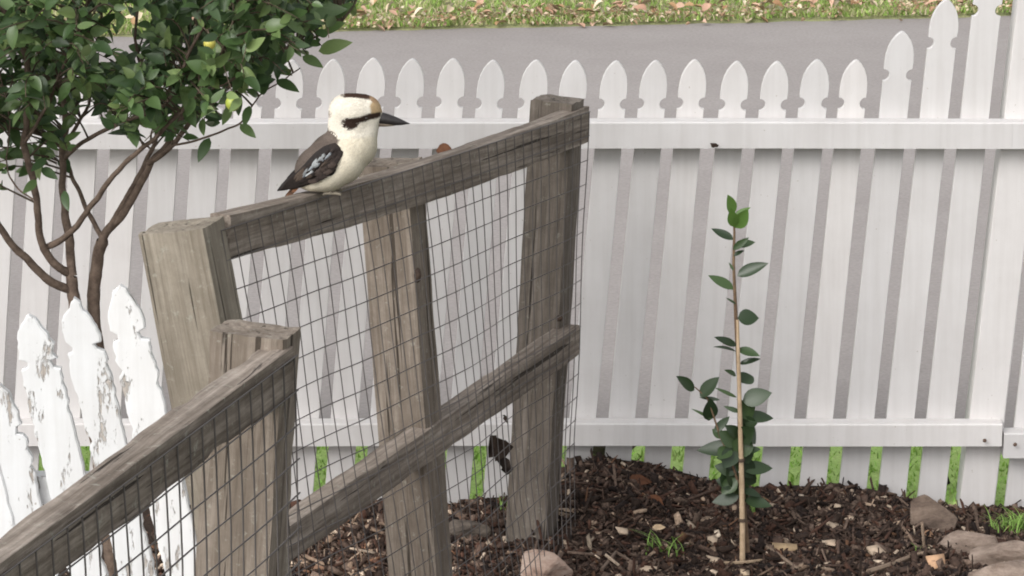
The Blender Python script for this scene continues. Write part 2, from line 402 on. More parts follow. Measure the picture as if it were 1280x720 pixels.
# nail heads
for px, py, Y in ((1231, 551, FY-.0565), (1269, 556, FY-.0565)):
    c = P(px, py, Y)
    bm = bmesh.new(); bmesh.ops.create_cone(bm, segments=10, radius1=.0045, radius2=.003, depth=.004, cap_ends=True)
    me = bpy.data.meshes.new('nail_head'); bm.to_mesh(me); bm.free()
    link('nail_head', me, flat('rusty_nail', (.12, .08, .06), .7), fence, Matrix.Translation(c) @ Matrix.Rotation(R(90), 4, 'X'))

# ------------------------------------------------------------------ rough timbers
def beam(name, a, b, w, h, side, mat, parent, rough=.002, seg=60, bow=0, ridges=.0015, seed=0, cs=5, chew=0):
    """board from a to b (centre line); w across 'side', h across the third axis; grain along local X"""
    a = Vector(a); b = Vector(b); X = (b-a).normalized(); L = (b-a).length
    Yv = Vector(side); Yv = (Yv-X*Yv.dot(X)).normalized(); Z = X.cross(Yv).normalized()
    M = Matrix((X, Yv, Z)).transposed().to_4x4(); M.translation = a
    ring = []                                     # unit cross-section with slightly rounded corners
    for k in range(cs): ring.append((-.5+k/cs, -.5))
    for k in range(cs): ring.append((.5, -.5+k/cs))
    for k in range(cs): ring.append((.5-k/cs, .5))
    for k in range(cs): ring.append((-.5, .5-k/cs))
    m = len(ring); V = []; Fc = []
    for i in range(seg+1):
        t = i/seg; x = t*L
        for (u, v) in ring:
            cu = 1-.02*(abs(u) > .49)*(abs(v) > .49)
            y = u*w*cu; z = v*h*cu
            q = Vector((x*3.5+seed*7, y*60, z*60)); g = mnoise.noise(q)*ridges+mnoise.noise(Vector((x*11+seed, y*22, z*22)))*rough
            if chew: g -= chew*max(0, mnoise.noise(Vector((x*9+seed*3, u*2.2, v*2.2)))-.15)*((abs(u) > .4)*(abs(v) > .4))*2
            nr = Vector((u, v)).normalized()
            y += nr.x*g; z += nr.y*g
            xx = x
            if i == 0 or i == seg: xx += .004*mnoise.noise(Vector((y*50, z*50, seed+i)))
            V.append((xx, y, z+bow*4*t*(1-t)))
    for i in range(seg):
        for j in range(m): p = i*m+j; q = i*m+(j+1) % m; Fc.append((p, q, q+m, p+m))
    for base, flip in ((0, 1), (seg*m, 0)):        # end grain: inner rings
        prev = [base+j for j in range(m)]
        for s_ in (.66, .33):
            cur = []
            for j in range(m):
                u, v = ring[j]; x0 = V[base+j][0]
                g = .004*mnoise.noise(Vector((u*s_*9, v*s_*9, seed+base)))
                V.append((x0*0+(0 if base == 0 else L)+g, u*w*s_, v*h*s_+(0))); cur.append(len(V)-1)
            for j in range(m):
                f = (prev[j], prev[(j+1) % m], cur[(j+1) % m], cur[j]); Fc.append(f if flip == 0 else f[::-1])
            prev = cur
        Fc.append(tuple(prev) if flip == 0 else tuple(prev[::-1]))
    return link(name, mesh(name, V, Fc, False), mat, parent, M)

# --- wire mesh fence, line from post A (near, left) to post C (far, right)
YA, YC = 6.30, 8.05
FA = P(275, 303, YA); FC = P(736, 155, YC)        # front plane of top rail, mid height
u2 = Vector((FC.x-FA.x, FC.y-FA.y, 0)).normalized(); n2 = Vector((u2.y, -u2.x, 0))
wf = empty('wire_mesh_fence', (FC.x, FC.y, 0), 'weathered grey timber fence with wire mesh, kookaburra perched on its top rail', 'fence')
RT = .036
def on_line(t): return FA.lerp(FC, t)
ra = FA-n2*RT/2; rc_ = FC-n2*RT/2
rail_top = beam('rail', ra+u2*.04, rc_+u2*.0, RT, .074, n2, M_rail, wf, .0018, 160, .015, .0016, 3, 7, .0035)
# lower rail
LA = P(300, 706, 6.42); LC = P(716, 424, YC-.03)
lr = beam('rail', LA-n2*RT/2+n2*.03, LC-n2*RT/2+n2*.012, RT+.006, .064, n2, M_rail, wf, .0018, 150, 0, .0014, 9, 7, .002)
def post(name, top_px, bot_px, Y, w, t, yaw_v, mat, parent, zb=-.05, seed=0, rough=.0015, chew=.002, ridges=.0016):
    """top and bottom pixels of the centre line at distance Y; extended down to zb"""
    T = P(*top_px, Y); B = P(*bot_px, Y); d = (B-T); B2 = T+d*((zb-T.z)/d.z)
    return beam(name, B2, T, t, w, yaw_v, mat, parent, rough, 60, 0, ridges, seed, 6, chew)
# A: broad pale post, rail end butts against it
post('post', (226, 282), (268, 500), YA-.0, .085, .118, n2, M_postA, wf, seed=1)
cB = (498, 270)
post('post', (488, 203), (525, 700), 7.24, .085, .098, n2, M_post, wf, seed=2)
post('post', (697, 124), (665, 660), YC-.02, .080, .090, n2, M_dark, wf, seed=4)
for (px, py, Y, w, h_) in ((522, 344, 7.145, 5, 10), (699, 398, 7.93, 5, 4)):
    bm = bmesh.new(); bmesh.ops.create_uvsphere(bm, u_segments=14, v_segments=8, radius=1)
    for v in bm.verts: v.co = Vector((v.co.x*w*Y/F*(1+.25*nz(v.co.z*3, v.co.x*3, px)), v.co.y*.006, v.co.z*h_*Y/F*(1+.2*nz(v.co.x*4, 1, px))))
    me = bpy.data.meshes.new('knot'); bm.to_mesh(me); bm.free(); link('knot', me, vary('knot_wood', (.03, .02, .015), (.09, .06, .045), 120), wf, Matrix.Translation(P(px, py, Y)))
# ---- wires
def tube(V, Fc, pts, r, k=4):
    """append a thin tube along pts"""
    base = len(V); n = len(pts)
    for i, p in enumerate(pts):
        d = (pts[min(i+1, n-1)]-pts[max(i-1, 0)]).normalized()
        a = d.cross(Vector((0.3, 1, .1))).normalized(); b = d.cross(a).normalized()
        rr = r[i] if isinstance(r, (list, tuple)) else r
        for j in range(k):
            an = 2*math.pi*j/k; V.append(p+a*(math.cos(an)*rr)+b*(math.sin(an)*rr))
    for i in range(n-1):
        for j in range(k):
            p = base+i*k+j; q = base+i*k+(j+1) % k; Fc.append((p, q, q+k, p+k))
    return base
def wire_panel(parent, origin, u, nrm, length, ztop_f, zbot, pitch, slack, seed, shear=0, r=.0011, lean_x=(0, 0, 0, 0)):
    V = []; Fc = []
    zf = lambda s: ztop_f(s)
    nv = int(length/pitch)
    def pt(s, dz, k=0):
        z = zf(s)-dz
        lf = np.interp(s/length, [0, .25, .55, 1], lean_x)
        off = .003+slack*(.5+nz(s*2.6, z*2.2, seed))*min(1, dz*6)
        flare = .10*max(0, .22-z) if z < .22 else 0
        ss = s+shear*dz+.006*nz(s*4, z*3, seed+4)
        return origin+u*ss+nrm*(off+flare)+Vector((lf*dz, 0, z-origin.z))
    H = zf(length/2)-zbot; nh = int(H/pitch)+1; N = 26
    for i in range(nv+1):
        s = i*pitch; top = zf(s)
        tube(V, Fc, [pt(s, (top-zbot)*j/N) for j in range(N+1)], r)
    for k in range(nh+1):
        M_ = 50
        tube(V, Fc, [pt(length*j/M_, k*pitch) for j in range(M_+1)], r)
    return link('wire_mesh', mesh('wire_mesh', V, Fc, True), M_wire, parent)
Ltot = (Vector((FC.x, FC.y, 0))-Vector((FA.x, FA.y, 0))).length
zA, zC = FA.z+.020, FC.z+.026
wire_panel(wf, Vector((FA.x, FA.y, 0))+u2*.0, u2, n2, Ltot-.004, lambda s: zA+(zC-zA)*s/Ltot, .0, .050, .012, 2, .0, .0010, (.11, .12, .085, -.055))

# --- near fence run with post D
YD = 5.42
ND = P(368, 462, YD); NL = P(-60, 786, 4.20)
u1 = (Vector((ND.x, ND.y, 0))-Vector((NL.x, NL.y, 0))).normalized(); n1 = Vector((u1.y, -u1.x, 0))
nf = empty('wire_mesh_gate', (ND.x, ND.y, 0), 'nearest rough timber rail and mossy post with dark wire mesh, crossing the lower left corner', 'fence')
SC = Vector((NL.x, NL.y, NL.z))
beam('rail', NL-n1*.022-u1*.35-Vector((0, 0, (ND.z-NL.z)/1.2*.35)), ND-n1*.022, .043, .066, n1, M_rail, nf, .0028, 300, 0, .0036, 21, 14, .004)
post('post', (319, 412), (302, 700), YD+.03, .085, .110, n1, M_post, nf, seed=31, rough=.003, chew=.008, ridges=.0025)
e1 = P(368, 800, YD); 
b0 = Vector((NL.x, NL.y, .40)); b1 = Vector((ND.x, ND.y, .42))
beam('rail', b0-n1*.02, b1-n1*.02, .04, .065, n1, M_rail, nf, .005, 60, 0, .003, 25, 5, .008)
L1 = (Vector((ND.x, ND.y, 0))-Vector((NL.x, NL.y, 0))).length
zN, zD = NL.z+.020, ND.z+.020
wire_panel(nf, Vector((NL.x, NL.y, 0)), u1, n1, L1+.004, lambda s: zN+(zD-zN)*s/L1, .0, .050, .007, 7, .01, .0013)

# ------------------------------------------------------------------ small flaking white pickets on the left
sf = empty('picket_fence', (P(90, 400, 6.62).x, 6.62, 0), 'old low picket fence with flaking white paint and chipped tips, under the tree at left', 'fence')
def old_picket(px_top, py_top, w, seed, Y, lean=-.197):
    T = P(px_top, py_top, Y); L = T.z+.05
    pr = []; h = w/2
    half = [(h, -L), (h, -L*.6), (h*1.02, -.135), (h*.99, -.094), (h*.62, -.090), (h*.60, -.080), (h*.98, -.074), (h*.96, -.052), (h*.70, -.026), (h*.34, -.006), (h*.08, .0)]
    out = half+[(-x*(.96+.0*seed), z-.004) for x, z in reversed(half[:-1])]
    o2 = []
    for i in range(len(out)):
        a_, b_ = out[i], out[(i+1) % len(out)]; m_ = max(1, int(math.hypot(b_[0]-a_[0], b_[1]-a_[1])/.007))
        if i == len(out)-1: m_ = 1
        for q_ in range(m_): t_ = q_/m_; o2.append((a_[0]+(b_[0]-a_[0])*t_, a_[1]+(b_[1]-a_[1])*t_))
    out = [(x+.0055*nz(x*90, z*70, seed*5)*(1 if z > -.16 else .45)-(.012*max(0, nz(x*30, z*38, seed*7+3)-.12)*(1 if x > 0 else -1)), z+(.005*nz(x*80, z*60, seed*9) if z > -.15 else 0)) for x, z in o2]
    out = [(x+.004*nz(i*.05, seed*3.1, 1), z) for i, (x, z) in enumerate(out)]
    bm = bmesh.new(); vs_ = [bm.verts.new((x+lean*z, 0, z)) for x, z in out]; f = bm.faces.new(vs_)
    r = bmesh.ops.extrude_face_region(bm, geom=[f])
    for v in [g for g in r['geom'] if isinstance(g, bmesh.types.BMVert)]: v.co.y += .02
    bmesh.ops.recalc_face_normals(bm, faces=bm.faces)
    es = [e for e in bm.edges if abs(e.verts[0].co.y-e.verts[1].co.y) < 1e-6]
    bmesh.ops.bevel(bm, geom=es, offset=.002, segments=2, affect='EDGES')
    me = bpy.data.meshes.new('picket'); bm.to_mesh(me); bm.free()
    return link('picket', me, M_oldwhite, sf, Matrix.Translation(T))
for i, (px, py) in enumerate(((-112, 462), (-56, 450), (-8, 478), (34, 394), (92, 374), (148, 358))):
    old_picket(px, py, .064+.004*(i % 2), i, 6.60+.004*i)
for z in (.50, .14):
    xa, xb = P(-150, 500, 6.66).x, P(262, 500, 6.66).x
    beam('rail', (xa, 6.655, z), (xb, 6.655, z), .04, .05, (0, 1, 0), M_oldwhite, sf, .002, 30, 0, .001, 3, 4)

# ------------------------------------------------------------------ leaves
def leaf_template(L=1, W=.5, fold=.12, curl=.15, n=6, tip=1.0):
    V = []; Fc = []
    for i in range(n+1):
        t = i/n; w = W/2*(math.sin(math.pi*min(1, t*1.0)**.8)**.85 if 0 < t < 1 else 0)
        z = -curl*t*t; x = L*t
        if i in (0, n): V.append((x, 0, z))
        else: V += [(x, w, z+fold*w*2), (x, 0, z), (x, -w, z+fold*w*2)]
    Fc.append((0, 2, 1)); Fc.append((0, 3, 2))
    for i in range(1, n-1):
        a = 1+(i-1)*3; b = a+3; Fc += [(a, a+1, b+1), (a, b+1, b), (a+1, a+2, b+2), (a+1, b+2, b+1)]
    a = 1+(n-2)*3; e = len(V)-1; Fc += [(a, a+1, e), (a+1, a+2, e)]
    return np.array(V), np.array(Fc)
LT = [leaf_template(1, .50, .12, .15), leaf_template(1, .56, .2, .3), leaf_template(1, .44, .05, -.1), leaf_template(1, .60, .25, .1)]

# ------------------------------------------------------------------ citrus tree
TY = 7.35
tb = P(104, 470, TY); 
tree = empty('citrus_tree', (tb.x, TY, 0), 'bushy citrus tree with dark glossy leaves, brown branching stems and two small fruit', 'tree')
def br_mesh(V, Fc, pix, r0, r1, Y0=TY, Y1=None, k=8, wob=.004, seed=0):
    """branch through pixels; radii in pixels; returns world polyline"""
    Y1 = Y0 if Y1 is None else Y1; n = len(pix); pts = []; 
    for i, (a, b) in enumerate(pix):
        t = i/(n-1); pts.append(P(a, b, Y0+(Y1-Y0)*t))
    out = []                                       # Catmull-Rom refine
    for i in range(n-1):
        p0 = pts[max(i-1, 0)]; p1 = pts[i]; p2 = pts[i+1]; p3 = pts[min(i+2, n-1)]
        for s in range(6):
            t = s/6; q = .5*((2*p1)+(p2-p0)*t+(2*p0-5*p1+4*p2-p3)*t*t+(3*p1-p0-3*p2+p3)*t**3)
            out.append(q+Vector((nz(q.x*30, q.z*30, seed), nz(q.x*30, q.z*30, seed+9), nz(q.z*30, seed))) * wob)
    out.append(pts[-1]); m = len(out); sc = TY/5000*.88
    rad = [(r0+(r1-r0)*(i/(m-1)))*sc*(1+.12*nz(i*.7, seed, 3)) for i in range(m)]
    tube(V, Fc, out, rad, k); return out
BR = []
def add_branch(name, pix, r0, r1, Y0=TY, Y1=None, keep=True):
    V = []; Fc = []; pl = br_mesh(V, Fc, pix, r0, r1, Y0, Y1, seed=len(BR)*5)
    link(name, mesh(name, V, Fc, True), M_bark, tree); 
    if keep: BR.append((pl, r1))
    return pl
add_branch('trunk', [(160, 900), (142, 700), (124, 560), (108, 470), (97, 400), (92, 366), (90, 345)], 15, 8.5)
add_branch('trunk', [(190, 900), (172, 700), (150, 560), (124, 450), (117, 379), (122, 330), (128, 300)], 12, 9, TY+.04)
add_branch('branch', [(90, 345), (86, 295), (81, 262), (77, 215), (82, 150), (76, 90), (85, 30), (95, -60)], 7.5, 2.5, TY, TY+.1)
add_branch('branch', [(92, 366), (62, 350), (36, 326), (10, 299), (-8, 262), (-20, 200), (-30, 100), (-45, -40)], 7, 3, TY, TY-.15)
add_branch('branch', [(89, 345), (75, 335), (61, 320), (50, 297), (46, 265), (43, 231), (31, 180), (36, 120), (34, 80), (22, 48), (2, 8), (-15, -40)], 6.5, 4, TY, TY-.12)
add_branch('branch', [(61, 307), (75, 300), (89, 290), (111, 262), (128, 238), (144, 217), (165, 196), (188, 177), (215, 150), (250, 115), (280, 60), (300, 0), (310, -60)], 5, 2, TY-.02, TY-.25)
add_branch('branch', [(128, 304), (135, 288), (150, 272), (163, 252), (180, 222), (190, 200), (205, 185), (224, 152), (240, 120), (244, 70), (235, 0), (230, -50)], 7, 2, TY+.04, TY+.1)
add_branch('branch', [(128, 300), (118, 280), (108, 262), (97, 236), (88, 214), (84, 180), (110, 130), (120, 60), (135, -20)], 4, 2, TY+.04, TY+.25)
add_branch('branch', [(137, 285), (150, 262), (163, 238), (178, 212), (184, 200), (196, 170), (190, 120), (170, 60), (175, -20)], 5, 2, TY+.04, TY+.2)
add_branch('branch', [(184, 204), (200, 195), (217, 180), (240, 150), (267, 126), (292, 103), (318, 83), (340, 66), (366, 58), (397, 45), (425, 30)], 4.5, 1.3, TY+.05, TY+.0)
add_branch('branch', [(215, 182), (240, 176), (265, 168), (285, 161), (300, 153), (318, 130), (325, 118), (345, 106), (361, 95), (375, 85)], 1.8, .8, TY, TY-.1)
add_branch('branch', [(79, 200), (92, 186), (120, 168), (160, 150), (190, 140), (215, 120), (235, 70), (260, 20), (270, -40)], 3.4, 2, TY+.05, TY-.2)
add_branch('branch', [(31, 180), (60, 130), (75, 90), (95, 50), (110, 0), (120, -40)], 2.5, 1.5, TY-.1, TY-.3)
add_branch('branch', [(250, 115), (290, 100), (330, 60), (350, 20), (370, -30)], 2.5, 1, TY-.2, TY-.1)
add_branch('branch', [(40, 250), (20, 232), (8, 205), (12, 150), (0, 90), (-10, 20)], 1.4, .8, TY-.1, TY-.05)
# crown shape in photo pixels: x -> lowest y of dense foliage
CX = [-120, -40, 0, 40, 70, 100, 150, 200, 235, 260, 290, 320, 350, 380, 410, 440, 470]
CB = [235, 240, 238, 225, 200, 182, 180, 195, 212, 180, 148, 120, 105, 85, 60, 45, 0]
DN = [1.0, 1.0, .9, .8, .7, .75, .85, .95, 1.0, 1.0, 1.0, .9, .8, .6, .45, .3, 0]
leafs = []    # (matrix, weight: nearness and in-view)
allp = [q for pl, _ in BR for q in pl]
tv, tF = [], []
rnd = random.Random(11)
def to_px(p):
    v = p-Vector((0, 0, CAM_H)); zc = v.y*cp-v.z*sp; return 640+F*v.x/zc, 360-F*(v.z*cp+v.y*sp)/zc
def add_leaf_at(p, d, size, facing=.6):
    """leaf rooted at p pointing roughly along d, its face turned mostly to the light"""
    nrm = Vector((rnd.gauss(0, .55), -facing+rnd.gauss(0, .45), .65+rnd.gauss(0, .4))).normalized()
    X = d.normalized(); Z = (nrm-X*nrm.dot(X)).normalized(); Yv = Z.cross(X)
    M = Matrix((X*size, Yv*size, Z*size)).transposed().to_4x4(); M.translation = p
    leafs.append((M, p))
ntw = 0; tries = 0
while ntw < 640 and tries < 20000:
    tries += 1
    px = rnd.uniform(-130, 445); lim = np.interp(px, CX, CB); py = rnd.uniform(-110, lim)
    edge = (lim-py)/60; dens = np.interp(px, CX, DN)*min(1, .35+edge)
    if py > 95 and 60 < px < 130 and rnd.random() < .45: continue
    if py > 150 and rnd.random() < .25: continue
    if rnd.random() > dens: continue
    tip = P(px, py, TY+rnd.uniform(-.33, .33))
    base = min(allp, key=lambda q: (q-tip).length+max(0, q.z-tip.z)*.8)
    dv = tip-base
    if dv.length > .30: base = tip-dv.normalized()*.30; base = base.lerp(min(allp, key=lambda q: (q-base).length), .6)
    dv = tip-base; N = 6; pts_ = []
    bend = Vector((rnd.gauss(0, .02), rnd.gauss(0, .02), .03))
    for i in range(N+1):
        t = i/N; pts_.append(base+dv*t+bend*math.sin(t*math.pi))
    if dv.length < .03: continue
    tube(tv, tF, pts_, [.0022-.0014*(i/N) for i in range(N+1)], 5)
    nl = rnd.randint(6, 9)
    for i in range(nl):
        t = .3+.7*(i+rnd.random()*.5)/nl; t = min(t, 1); k = min(N-1, int(t*N)); p = pts_[k].lerp(pts_[k+1], t*N-k)
        side = Vector((rnd.gauss(0, 1), rnd.gauss(0, .8), rnd.gauss(0, .8)+.1)); d = dv.normalized()*.5+side.normalized()*.9
        x_, y_ = to_px(p)
        if p.y < TY-.1 and min(abs(x_-262)+abs(y_-54), abs(x_-291)+abs(y_-129)) < 20: continue
        if x_ > 448 or y_ > np.interp(x_, CX, CB)+22: continue
        add_leaf_at(p, d, rnd.uniform(.023, .049)*(.8 if x_ > 360 else 1))
    ntw += 1
o = link('twigs', mesh('twigs', tv, tF, True), M_twig, tree); o['kind'] = 'stuff'
# hand-placed leaves seen against the road and the fence
for (x0, y0, x1, y1) in ((398, 64, 436, 52), (385, 18, 430, 10), (378, 70, 402, 82), (345, 100, 372, 112), (352, 62, 345, 98), (338, 64, 330, 100),
                         (288, 133, 279, 154), (312, 132, 305, 156), (326, 118, 336, 96), (322, 120, 310, 112), (262, 172, 248, 200), (300, 155, 318, 170),
                         (58, 198, 40, 212), (46, 225, 30, 240), (52, 210, 70, 222), (80, 238, 84, 262), (366, 60, 352, 80), (420, 22, 438, 4), (405, 40, 428, 28), (272, 44, 254, 50), (268, 66, 250, 60), (302, 122, 288, 138), (283, 118, 296, 121)):
    fr = -.27 if (x0, y0) in ((272, 44), (268, 66), (302, 122), (283, 118)) else 0; a = P(x0, y0, TY-.12+fr); b = P(x1, y1, TY-.15+fr); d = b-a
    nrm = Vector((rnd.gauss(0, .3), -.9, .5)).normalized(); X = d.normalized(); Z = (nrm-X*nrm.dot(X)).normalized(); Yv = Z.cross(X); s = d.length*1.05
    M = Matrix((X*s, Yv*s, Z*s)).transposed().to_4x4(); M.translation = a; leafs.insert(0, (M, a))
def leaf_key(t):
    x_, y_ = to_px(t[1]); inv = -30 < x_ < 460 and -20 < y_ < 300
    return (0 if inv else 1, t[1].y)
hand = leafs[:23]; rest = sorted(leafs[23:], key=leaf_key); order = hand+rest
LM = [fast_mesh('leaf', v, f, smooth=True) for v, f in LT]
for me in LM: me.materials.append(M_leaf)
LN = fast_mesh('leaf', *leaf_template(1, .40, .12, .12), smooth=True); LN.materials.append(M_leaf)
for q_, (M, p) in enumerate(order[:298]):
    link('leaf', LN if q_ < 23 else rnd.choice(LM), None, tree, M)
mats = [np.array(M) for M, p in order[298:]]
pal = np.array([(.045, .085, .030), (.08, .14, .045), (.13, .20, .07), (.22, .30, .11)])
cc = pal[RNG.choice(4, len(mats), p=[.3, .35, .25, .1])]*RNG.uniform(.8, 1.2, (len(mats), 1))
h = len(mats)//2
for part_, T in ((mats[:h], LT[0]), (mats[h:], LT[1])):
    cpart = cc[:h] if T is LT[0] else cc[h:]
    if len(part_):
        o = link('foliage', scatter('foliage', T[0], T[1], part_, cpart, True), M_leafs, tree); o['kind'] = 'stuff'
for (px, py, r, c) in ((262, 54, 7.5, (.52, .47, .10)), (291, 129, 9, (.34, .40, .06))):
    bm = bmesh.new(); bmesh.ops.create_uvsphere(bm, u_segments=20, v_segments=14, radius=1)
    for v in bm.verts:
        v.co *= (1+.03*nz(v.co.x*3, v.co.y*3, v.co.z*3)); v.co.z *= 1.05
        if v.co.z < -.9: v.co.z -= .06
    me = bpy.data.meshes.new('fruit'); bm.to_mesh(me); bm.free(); me.polygons.foreach_set('use_smooth', [True]*len(me.polygons))
    s = r*TY/5000; o = link('fruit', me, vary('fruit_skin', tuple(x*.85 for x in c), tuple(min(1, x*1.15) for x in c), 3, .45, .5, .2, .0005), tree,
                            Matrix.Translation(P(px, py, TY-.36)) @ Matrix.Scale(s, 4))
    o['label'] = 'yellow ripening fruit' if py < 100 else 'green-yellow fruit near the branch tip'
    vv, ff = [], []; a = P(px, py, TY-.36)+Vector((0, 0, s)); tube(vv, ff, [a, a+Vector((-.004, .01, .012)), min(allp, key=lambda q: (q-a).length)], .0009, 5)
    link('fruit_stalk', mesh('fruit_stalk', vv, ff, True), M_twig, tree)

# ------------------------------------------------------------------ sapling and its stake
SB = G(928, 700, 0.0); SY = SB.y
stake = empty('garden_stake', SB, 'thin tan bamboo stake standing in the mulch holding the young sapling upright', 'stake')
vv, ff = [], []
spx = [(928, 712), (928, 660), (927, 600), (925, 520), (923, 450), (922, 400)]
stp = [P(a, b, SY-.012) for a, b in spx]
tube(vv, ff, stp, [.0060, .0058, .0054, .0047, .0038, .003], 10)
link('cane', mesh('cane', vv, ff, True), M_cane, stake)
for (a, b) in ((928, 650), (926, 575)):
    bm = bmesh.new(); bmesh.ops.create_cone(bm, segments=12, radius1=.0075, radius2=.0075, depth=.007, cap_ends=True)
    me = bpy.data.meshes.new('cane_node'); bm.to_mesh(me); bm.free()
    link('cane_node', me, flat('cane_node_brown', (.10, .07, .05), .8), stake, Matrix.Translation(P(a, b, SY-.012)))
sap = empty('sapling', SB+Vector((0, .01, 0)), 'slender young sapling with dark glossy leaves growing beside its bamboo stake', 'young tree')
vv, ff = [], []
mp = [P(a, b, SY+.004) for a, b in ((934, 690), (930, 640), (925, 560), (924, 480), (920, 400), (917, 330), (918, 290), (916, 262))]
tube(vv, ff, mp, [.006, .0055, .005, .0045, .004, .003, .0025, .0018], 8)
tube(vv, ff, [P(a, b, SY) for a, b in ((925, 610), (912, 570), (900, 545), (892, 520), (884, 498), (870, 485), (856, 475))], [.003, .0028, .0025, .002, .0017, .0014, .001], 6)
link('stem', mesh('stem', vv, ff, True), vary('sapling_stem', (.10, .06, .04), (.22, .15, .09), 60), sap)
SL = [  # x0,y0 root; x1,y1 tip; width ratio; young
 (917, 268, 909, 243, .52, 1), (917, 270, 938, 258, .3, 1), (918, 284, 914, 262, .5, 1), (919, 285, 935, 262, .6, 1),
 (917, 300, 889, 286, .38, 0), (918, 306, 944, 303, .40, 0), (916, 312, 936, 297, .35, 0), (921, 345, 960, 328, .38, 0), (917, 362, 886, 341, .40, 0), (917, 338, 911, 328, .3, 0),
 (922, 398, 949, 396, .82, 0), (921, 432, 893, 421, .3, 0), (921, 440, 892, 432, .3, 0), (922, 436, 950, 446, .45, 0), (924, 455, 951, 448, .3, 0),
 (925, 478, 942, 470, .9, 0), (928, 502, 964, 490, .62, 0), (928, 522, 970, 520, .36, 0), (921, 497, 894, 484, .16, 0), (900, 500, 874, 496, .2, 0),
 (868, 488, 846, 470, .42, 0), (875, 496, 899, 471, .5, 0), (886, 526, 888, 498, .75, 0), (890, 524, 865, 510, .15, 0), (893, 540, 912, 520, .4, 0), (905, 548, 890, 535, .6, 0),
 (924, 560, 870, 562, .4, 0), (922, 556, 900, 540, .7, 0), (925, 550, 944, 535, .8, 0), (926, 565, 950, 560, .5, 0), (926, 585, 968, 584, .40, 0), (922, 590, 893, 582, .6, 0),
 (920, 605, 895, 600, .8, 0), (924, 570, 910, 592, .8, 0), (926, 575, 944, 598, .75, 0), (925, 600, 930, 628, .6, 0), (918, 610, 912, 580, .6, 0), (928, 530, 945, 555, .85, 0), (926, 500, 938, 525, .8, 0),
 (924, 620, 890, 628, .5, 0), (930, 625, 965, 632, .45, 0), (912, 560, 898, 575, .8, 0), (935, 545, 920, 575, .8, 0), (902, 590, 915, 612, .7, 0),
 (924, 545, 908, 532, .6, 0), (926, 540, 946, 528, .6, 0), (922, 575, 896, 570, .5, 0), (927, 590, 948, 604, .7, 0), (921, 598, 902, 618, .7, 0), (926, 555, 936, 580, .9, 0), (918, 560, 905, 585, .8, 0), (927, 612, 952, 618, .5, 0), (920, 470, 906, 462, .4, 0), (925, 515, 905, 508, .3, 0), (926, 520, 936, 545, .9, 0), (917, 320, 930, 312, .4, 0), (920, 380, 908, 372, .2, 0)]
for i, (x0, y0, x1, y1, wr, yg) in enumerate(SL):
    dy = rnd.uniform(-.03, .03); a = P(x0, y0, SY+dy*.1); b = P(x1, y1, SY+dy); d = b-a; s = d.length
    v, f = leaf_template(1, wr*1.0, rnd.uniform(.05, .25), rnd.uniform(-.05, .2), 7)
    me = fast_mesh('leaf', v, f, smooth=True); me.materials.append(M_camy if yg else M_cam)
    nrm = Vector((rnd.gauss(0, .25), -.8+rnd.gauss(0, .2), .55+rnd.gauss(0, .2))); X = d.normalized(); Z = (nrm-X*nrm.dot(X)).normalized(); Yv = Z.cross(X)
    M = Matrix((X*s, Yv*s, Z*s)).transposed().to_4x4(); M.translation = a; link('leaf', me, None, sap, M)

# ------------------------------------------------------------------ mulch
CHV = np.array([(-.5, -.5, -.5), (.5, -.42, -.4), (.42, .5, -.5), (-.45, .4, -.4), (-.4, -.35, .5), (.5, -.5, .4), (.35, .4, .5), (-.5, .5, .35)])
CHF = np.array([(0, 3, 2, 1), (4, 5, 6, 7), (0, 1, 5, 4), (1, 2, 6, 5), (2, 3, 7, 6), (3, 0, 4, 7)])
n = 46000; loc = []; rot = []; scl = []; cl = []
DARK = [(.032, .021, .016), (.052, .034, .026), (.080, .052, .040), (.125, .088, .068), (.065, .034, .024), (.022, .015, .013)]; PALE = [(.20, .14, .10), (.30, .22, .16), (.48, .38, .29), (.14, .075, .045)]
for i in range(n):
    if i < 38000: x = RNG.uniform(-.75, 1.25); y = RNG.uniform(7.35, 8.39)
    else: x = RNG.uniform(-3, 2.4); y = RNG.uniform(6.6, 8.39)
    z = bed_z(x, y)
    big = RNG.uniform() < .10
    s = RNG.uniform(.0035, .014)*(1.8 if big else 1); fib = RNG.uniform() < .22
    loc.append((x, y, z+RNG.uniform(-.2, .6)*s)); rot.append((RNG.normal(0, .6), RNG.normal(0, .6), RNG.uniform(0, 6.3)))
    scl.append((s*RNG.uniform(2.5, 4.5), s*.22, s*.2) if fib else (s*RNG.uniform(1, 2.2), s*RNG.uniform(.4, .9), s*RNG.uniform(.15, .45)))
    c = np.array(DARK[RNG.integers(len(DARK))] if RNG.uniform() < (.945 if x > -.1 else .82) else PALE[RNG.integers(4)])*RNG.uniform(.7, 1.3)
    if x < -.05: c = c*1.5
    cl.append(c)
o = link('mulch', scatter('mulch', CHV, CHF, euler_mats(loc, rot, scl), cl), M_chip)
tag(o, 'dark brown bark mulch covering the garden bed in front of the white fence', 'mulch', kind='stuff')

